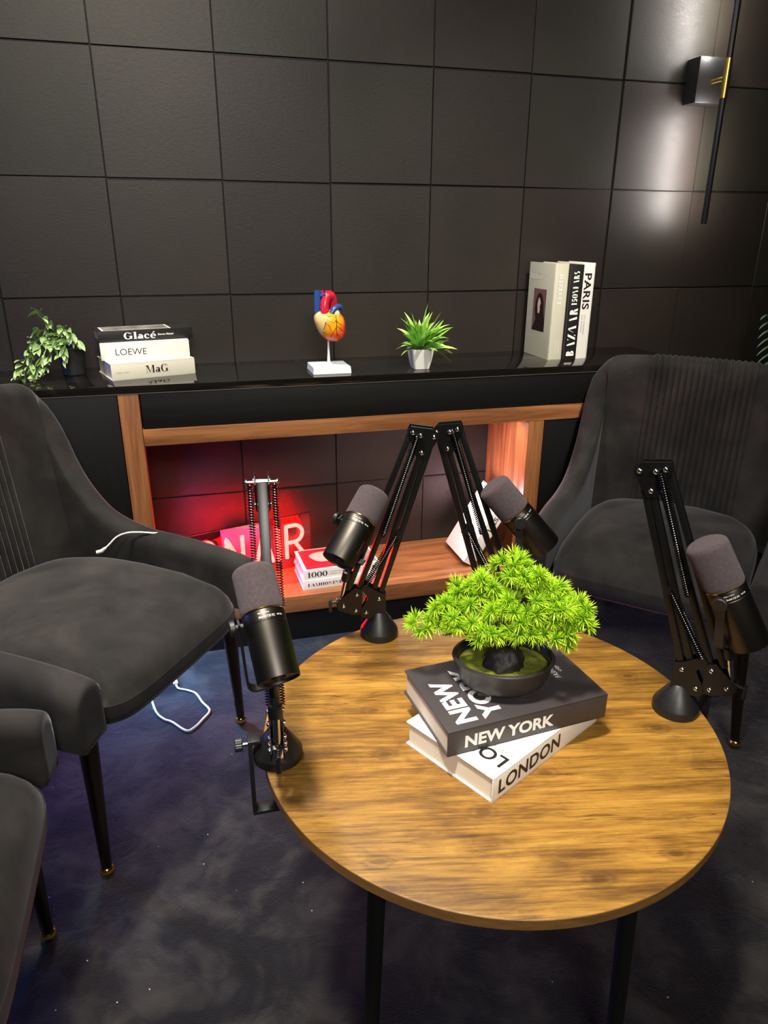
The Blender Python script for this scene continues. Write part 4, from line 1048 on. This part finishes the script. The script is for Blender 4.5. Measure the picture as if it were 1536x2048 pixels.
# pads: centre (a along the picture, z), half sizes
# local frame of the pot is turned; xd is the direction seen as horizontal from the front
rot = math.atan2(-.448, .894) - math.atan2(-.30, 1)
pads = [(-.118, 0, .090, .022, .018, .012, 12), (-.088, .006, .104, .026, .026, .016, 16), (-.060, -.012, .108, .026, .026, .022, 18), (-.082, .0, .122, .022, .022, .015, 12), (-.055, .010, .140, .026, .030, .018, 18), (-.020, -.022, .112, .030, .022, .022, 20),
        (-.028, .0, .158, .028, .030, .018, 18), (-.010, -.018, .140, .026, .022, .020, 16), (.002, .004, .192, .026, .026, .020, 20), (.026, -.006, .182, .024, .026, .022, 20), (.020, -.026, .150, .028, .022, .022, 20), (.048, .004, .164, .024, .028, .022, 20),
        (.062, -.014, .140, .026, .026, .022, 20), (.078, .0, .150, .022, .024, .020, 16), (.095, .0, .138, .020, .022, .022, 18), (.098, -.010, .118, .020, .020, .018, 14), (.062, -.028, .116, .026, .018, .016, 15), (.030, -.034, .118, .026, .018, .018, 15), (.070, -.02, .098, .020, .016, .010, 8), (.0, .03, .15, .04, .02, .02, 14), (.05, .035, .135, .04, .02, .02, 14), (-.05, .03, .12, .04, .02, .016, 12), (-.03, -.026, .092, .022, .014, .010, 8)]
def needles(mb, c, axis, r, n):
    axis = axis.normalized(); F = frame(c, axis)
    for k in range(n):
        u = R_.random(); ct = lerp(-.25, 1, u); st = math.sqrt(max(0, 1 - ct * ct)); ph = 2.399963 * k + R_.random() * .5
        d = F.to_3x3() @ V((st * math.cos(ph), st * math.sin(ph), ct)); L_n = r * (.8 + .35 * R_.random())
        s = d.cross(V((.3, .2, .9))).normalized(); q = d.cross(s); w = .00085
        g = R_.random()
        base = V(srgb(36, 100, 22)).lerp(V(srgb(84, 150, 26)), g); tip = V(srgb(178, 228, 30)).lerp(V(srgb(214, 246, 62)), g)
        p0 = c + d * .0008; pm = c + d * L_n * .6 + axis * .0008; p1 = c + d * L_n + axis * .0015
        mid = base.lerp(tip, .62)
        mb.add([p0 + s*w, p0 - s*w*.5 + q*w*.86, p0 - s*w*.5 - q*w*.86, pm + s*w*.9, pm - s*w*.45 + q*w*.8, pm - s*w*.45 - q*w*.8, p1],
               [(0, 1, 4, 3), (1, 2, 5, 4), (2, 0, 3, 5), (3, 4, 6), (4, 5, 6), (5, 3, 6)], None, [tuple(base)] * 3 + [tuple(mid)] * 3 + [tuple(tip)])
Rz = Matrix.Rotation(rot, 3, 'Z')
mb = MB()
for (cx, cy, cz, rx, ry, rz_, n) in pads:
    for k in range(int(n * .62)):
        while True:
            d = V((R_.random()*2-1, R_.random()*2-1, R_.random()*1.5-.5))
            if .35 < d.length < 1: break
        c = Rz @ V((cx + d.x * rx, cy + d.y * ry, cz + d.z * rz_))
        needles(mb, c, (Rz @ V((d.x * .7, d.y * .8 - .45, d.z * .8 + .35))), .0150 + .0035 * R_.random(), 50)
mb.build('foliage', M['needle'], bo, smooth=0, colors=True)

# ------------------------------------------------------------------ wall sconce
sc = thing('wall_light', 'slim black rod wall light with a brass sleeve, upper right of the wall', 'wall light', (1.172, -.001, 1.588))
mb = MB(); mb.bbox(-.058, .058, -.060, -.003, -.061, .061, .0012); mb.build('mounting_box', M['black_satin'], sc)
mb = MB(); mb.cyl((-.006, -.060, -.004), (-.006, -.112, -.004), .0065, n=18); mb.build('stem', M['brass'], sc)
mb = MB(); mb.lathe([(.0086, -.402), (.0092, -.400), (.0092, .400), (.0086, .402)], 24, Matrix.Translation((-.006, -.120, 0))); mb.build('rod', M['black_satin'], sc)
mb = MB(); mb.lathe([(.0096, -.052), (.0105, -.051), (.0105, .051), (.0096, .052)], 28, Matrix.Translation((-.006, -.120, -.005))); mb.build('sleeve', M['brass'], sc)['label'] = 'brass sleeve'
mb = MB(); 
for z0, z1 in ((-.385, -.075), (.075, .385)):
    A_ = math.radians(99); dd = V((math.cos(A_), math.sin(A_), 0)); ss = V((-dd.y, dd.x, 0)); c = V((-.006, -.120, 0)) + dd * .0083
    mb.bbox(-.0027, .0027, 0, .0012, z0, z1, .0004, axes(c, ss, dd, (0, 0, 1)))
mb.build('led_strip', M['led_white'], sc)

# ------------------------------------------------------------------ cables
ch1 = Matrix.Translation(chair.location) @ Matrix.Rotation(chair.rotation_euler.z, 4, 'Z')
cb = thing('charging_cable', 'white cable draped over the far armrest of the left armchair', 'cable')
pts = [ch1 @ V(p) for p in [(-.112, .205, .452), (-.100, .214, .464), (-.082, .226, .484), (-.058, .236, .494), (-.03, .246, .496), (.0, .262, .492), (.012, .285, .486), (.010, .312, .455), (.0, .3215, .40), (-.01, .3215, .355)]]
MB().tube([V(tuple(p)) for p in catmull(pts, 6)], .0021, 10).build('cord', M['cable'], cb, smooth=60)
MB().tube([ch1 @ V(p) for p in [(-.124, .200, .448), (-.112, .205, .452), (-.105, .209, .459)]], [.0045, .0045, .0034], 12).build('plug', M['cable'], cb, smooth=60)
cb = thing('charging_cable', 'white cable loop with plug lying on the carpet beneath the left armchair', 'cable')
pts = [(-.640, -.40, .0045), (-.625, -.445, .0045), (-.613, -.500, .0045), (-.599, -.564, .0045), (-.580, -.598, .0045), (-.559, -.617, .0045), (-.526, -.660, .0045), (-.505, -.652, .0045), (-.485, -.626, .0045), (-.466, -.593, .0045), (-.483, -.552, .0045), (-.498, -.509, .0045), (-.520, -.488, .0045), (-.542, -.474, .0045), (-.549, -.455, .0045)]
MB().tube([V(tuple(p)) for p in catmull(pts, 5)], .0028, 10).build('cord', M['cable'], cb, smooth=60)
mb = MB(); d = V((-.01, .06, 0)).normalized(); mb.bbox(-.006, .006, -.0035, .0035, 0, .024, .001, axes((-.549, -.455, .006), (d.y, -d.x, 0), (0, 0, 1), d)); mb.build('plug', M['cable'], cb)
mb = MB(); mb.bbox(-.0048, .0048, -.0024, .0024, .024, .036, .0004, axes((-.549, -.455, .006), (d.y, -d.x, 0), (0, 0, 1), d)); mb.build('plug_tip', M['chrome'], cb)

# ------------------------------------------------------------------ lights
def area(name, loc, target, size, power, color, shape='DISK', sy=None, spread=None):
    l = bpy.data.lights.new(name, 'AREA'); l.energy = power; l.color = color; l.shape = shape; l.size = size
    if sy: l.size_y = sy
    if spread: l.spread = math.radians(spread)
    o = bpy.data.objects.new(name, l); col.objects.link(o); o.location = loc
    o.rotation_euler = (V(target) - V(loc)).to_track_quat('-Z', 'Y').to_euler(); return o
WARM = (1.0, .93, .82)
area('ceiling_lamp_table', (-.62, -1.80, 2.75), (-.05, -1.34, .4), .22, 7.2, WARM, spread=50)
area('ceiling_lamp_wall', (-.65, -.60, 2.75), (-.60, -.05, 1.7), .20, 30, (1.0, .94, .80), spread=140)
area('fill_light_left_seat', (-.75, -.75, 2.75), (-.72, -.80, 0), .20, 5, WARM, spread=40)  # added fill that brightens the seat of the left armchair
area('fill_light_console', (-.40, -1.75, 2.75), (-.42, -.25, .85), .16, 2.2, WARM, spread=42)  # added fill for the book stack on the left of the console
area('fill_light_console', (.55, -1.75, 2.75), (.52, -.25, .88), .16, 4.8, WARM, spread=42)  # added fill for the spines of the standing books
area('light_behind_camera', (-.45, -3.85, 2.45), (-.2, -.4, .8), 1.0, 66, (1.0, .95, .87), 'RECTANGLE', .6)  # broad unseen source behind the camera, raised to serve as front fill
area('blue_led_floor', (-.66, -.355, .27), (-.44, -.53, 0), .05, 4.5, (.20, .45, 1.0), 'RECTANGLE', .05, 130)
area('blue_led_corner', (-1.3, -.40, .30), (-.9, -1.1, 0), .08, 5.0, (.16, .28, 1.0), 'RECTANGLE', .08, 150)
area('blue_led_tube', (-1.75, -.5, 1.0), (.3, -.9, .7), .06, 6.0, (.16, .26, 1.0), 'RECTANGLE', .9)
area('shelf_led_pink', (.40, -.15, .30), (.53, -.17, .32), .05, 1.7, (1.0, .66, .80), 'RECTANGLE', .12)
area('shelf_led_strip', (.24, -.24, .63), (.24, -.26, .15), .5, 3.2, (1.0, .80, .80), 'RECTANGLE', .02)
area('shelf_led_purple', (-.52, -.24, .30), (-.1, -.2, .2), .04, .8, (.62, .25, 1.0), 'RECTANGLE', .12)

w = bpy.data.worlds.new('world'); scene.world = w; w.use_nodes = True
w.node_tree.nodes['Background'].inputs[0].default_value = (.012, .012, .013, 1); w.node_tree.nodes['Background'].inputs[1].default_value = 1

# ------------------------------------------------------------------ camera
r = V((0.96399206, -0.26588239, 0.00508675)); u = V((0.09208367, 0.35168418, 0.93157868)); d = V((0.24947929, 0.89756604, -0.36350418))
cam = bpy.data.cameras.new('camera'); co = bpy.data.objects.new('camera', cam); col.objects.link(co)
co.matrix_world = Matrix(((r.x, u.x, -d.x, CAM.x), (r.y, u.y, -d.y, CAM.y), (r.z, u.z, -d.z, CAM.z), (0, 0, 0, 1)))
cam.sensor_fit = 'VERTICAL'; cam.sensor_height = 24; cam.lens = 1430.41 * 24 / 2048; cam.clip_start = .02
scene.camera = co
scene.view_settings.view_transform = 'Standard'; scene.view_settings.look = 'None'
scene.view_settings.exposure = 0.0; scene.view_settings.gamma = 1; scene.view_settings.use_curve_mapping = False
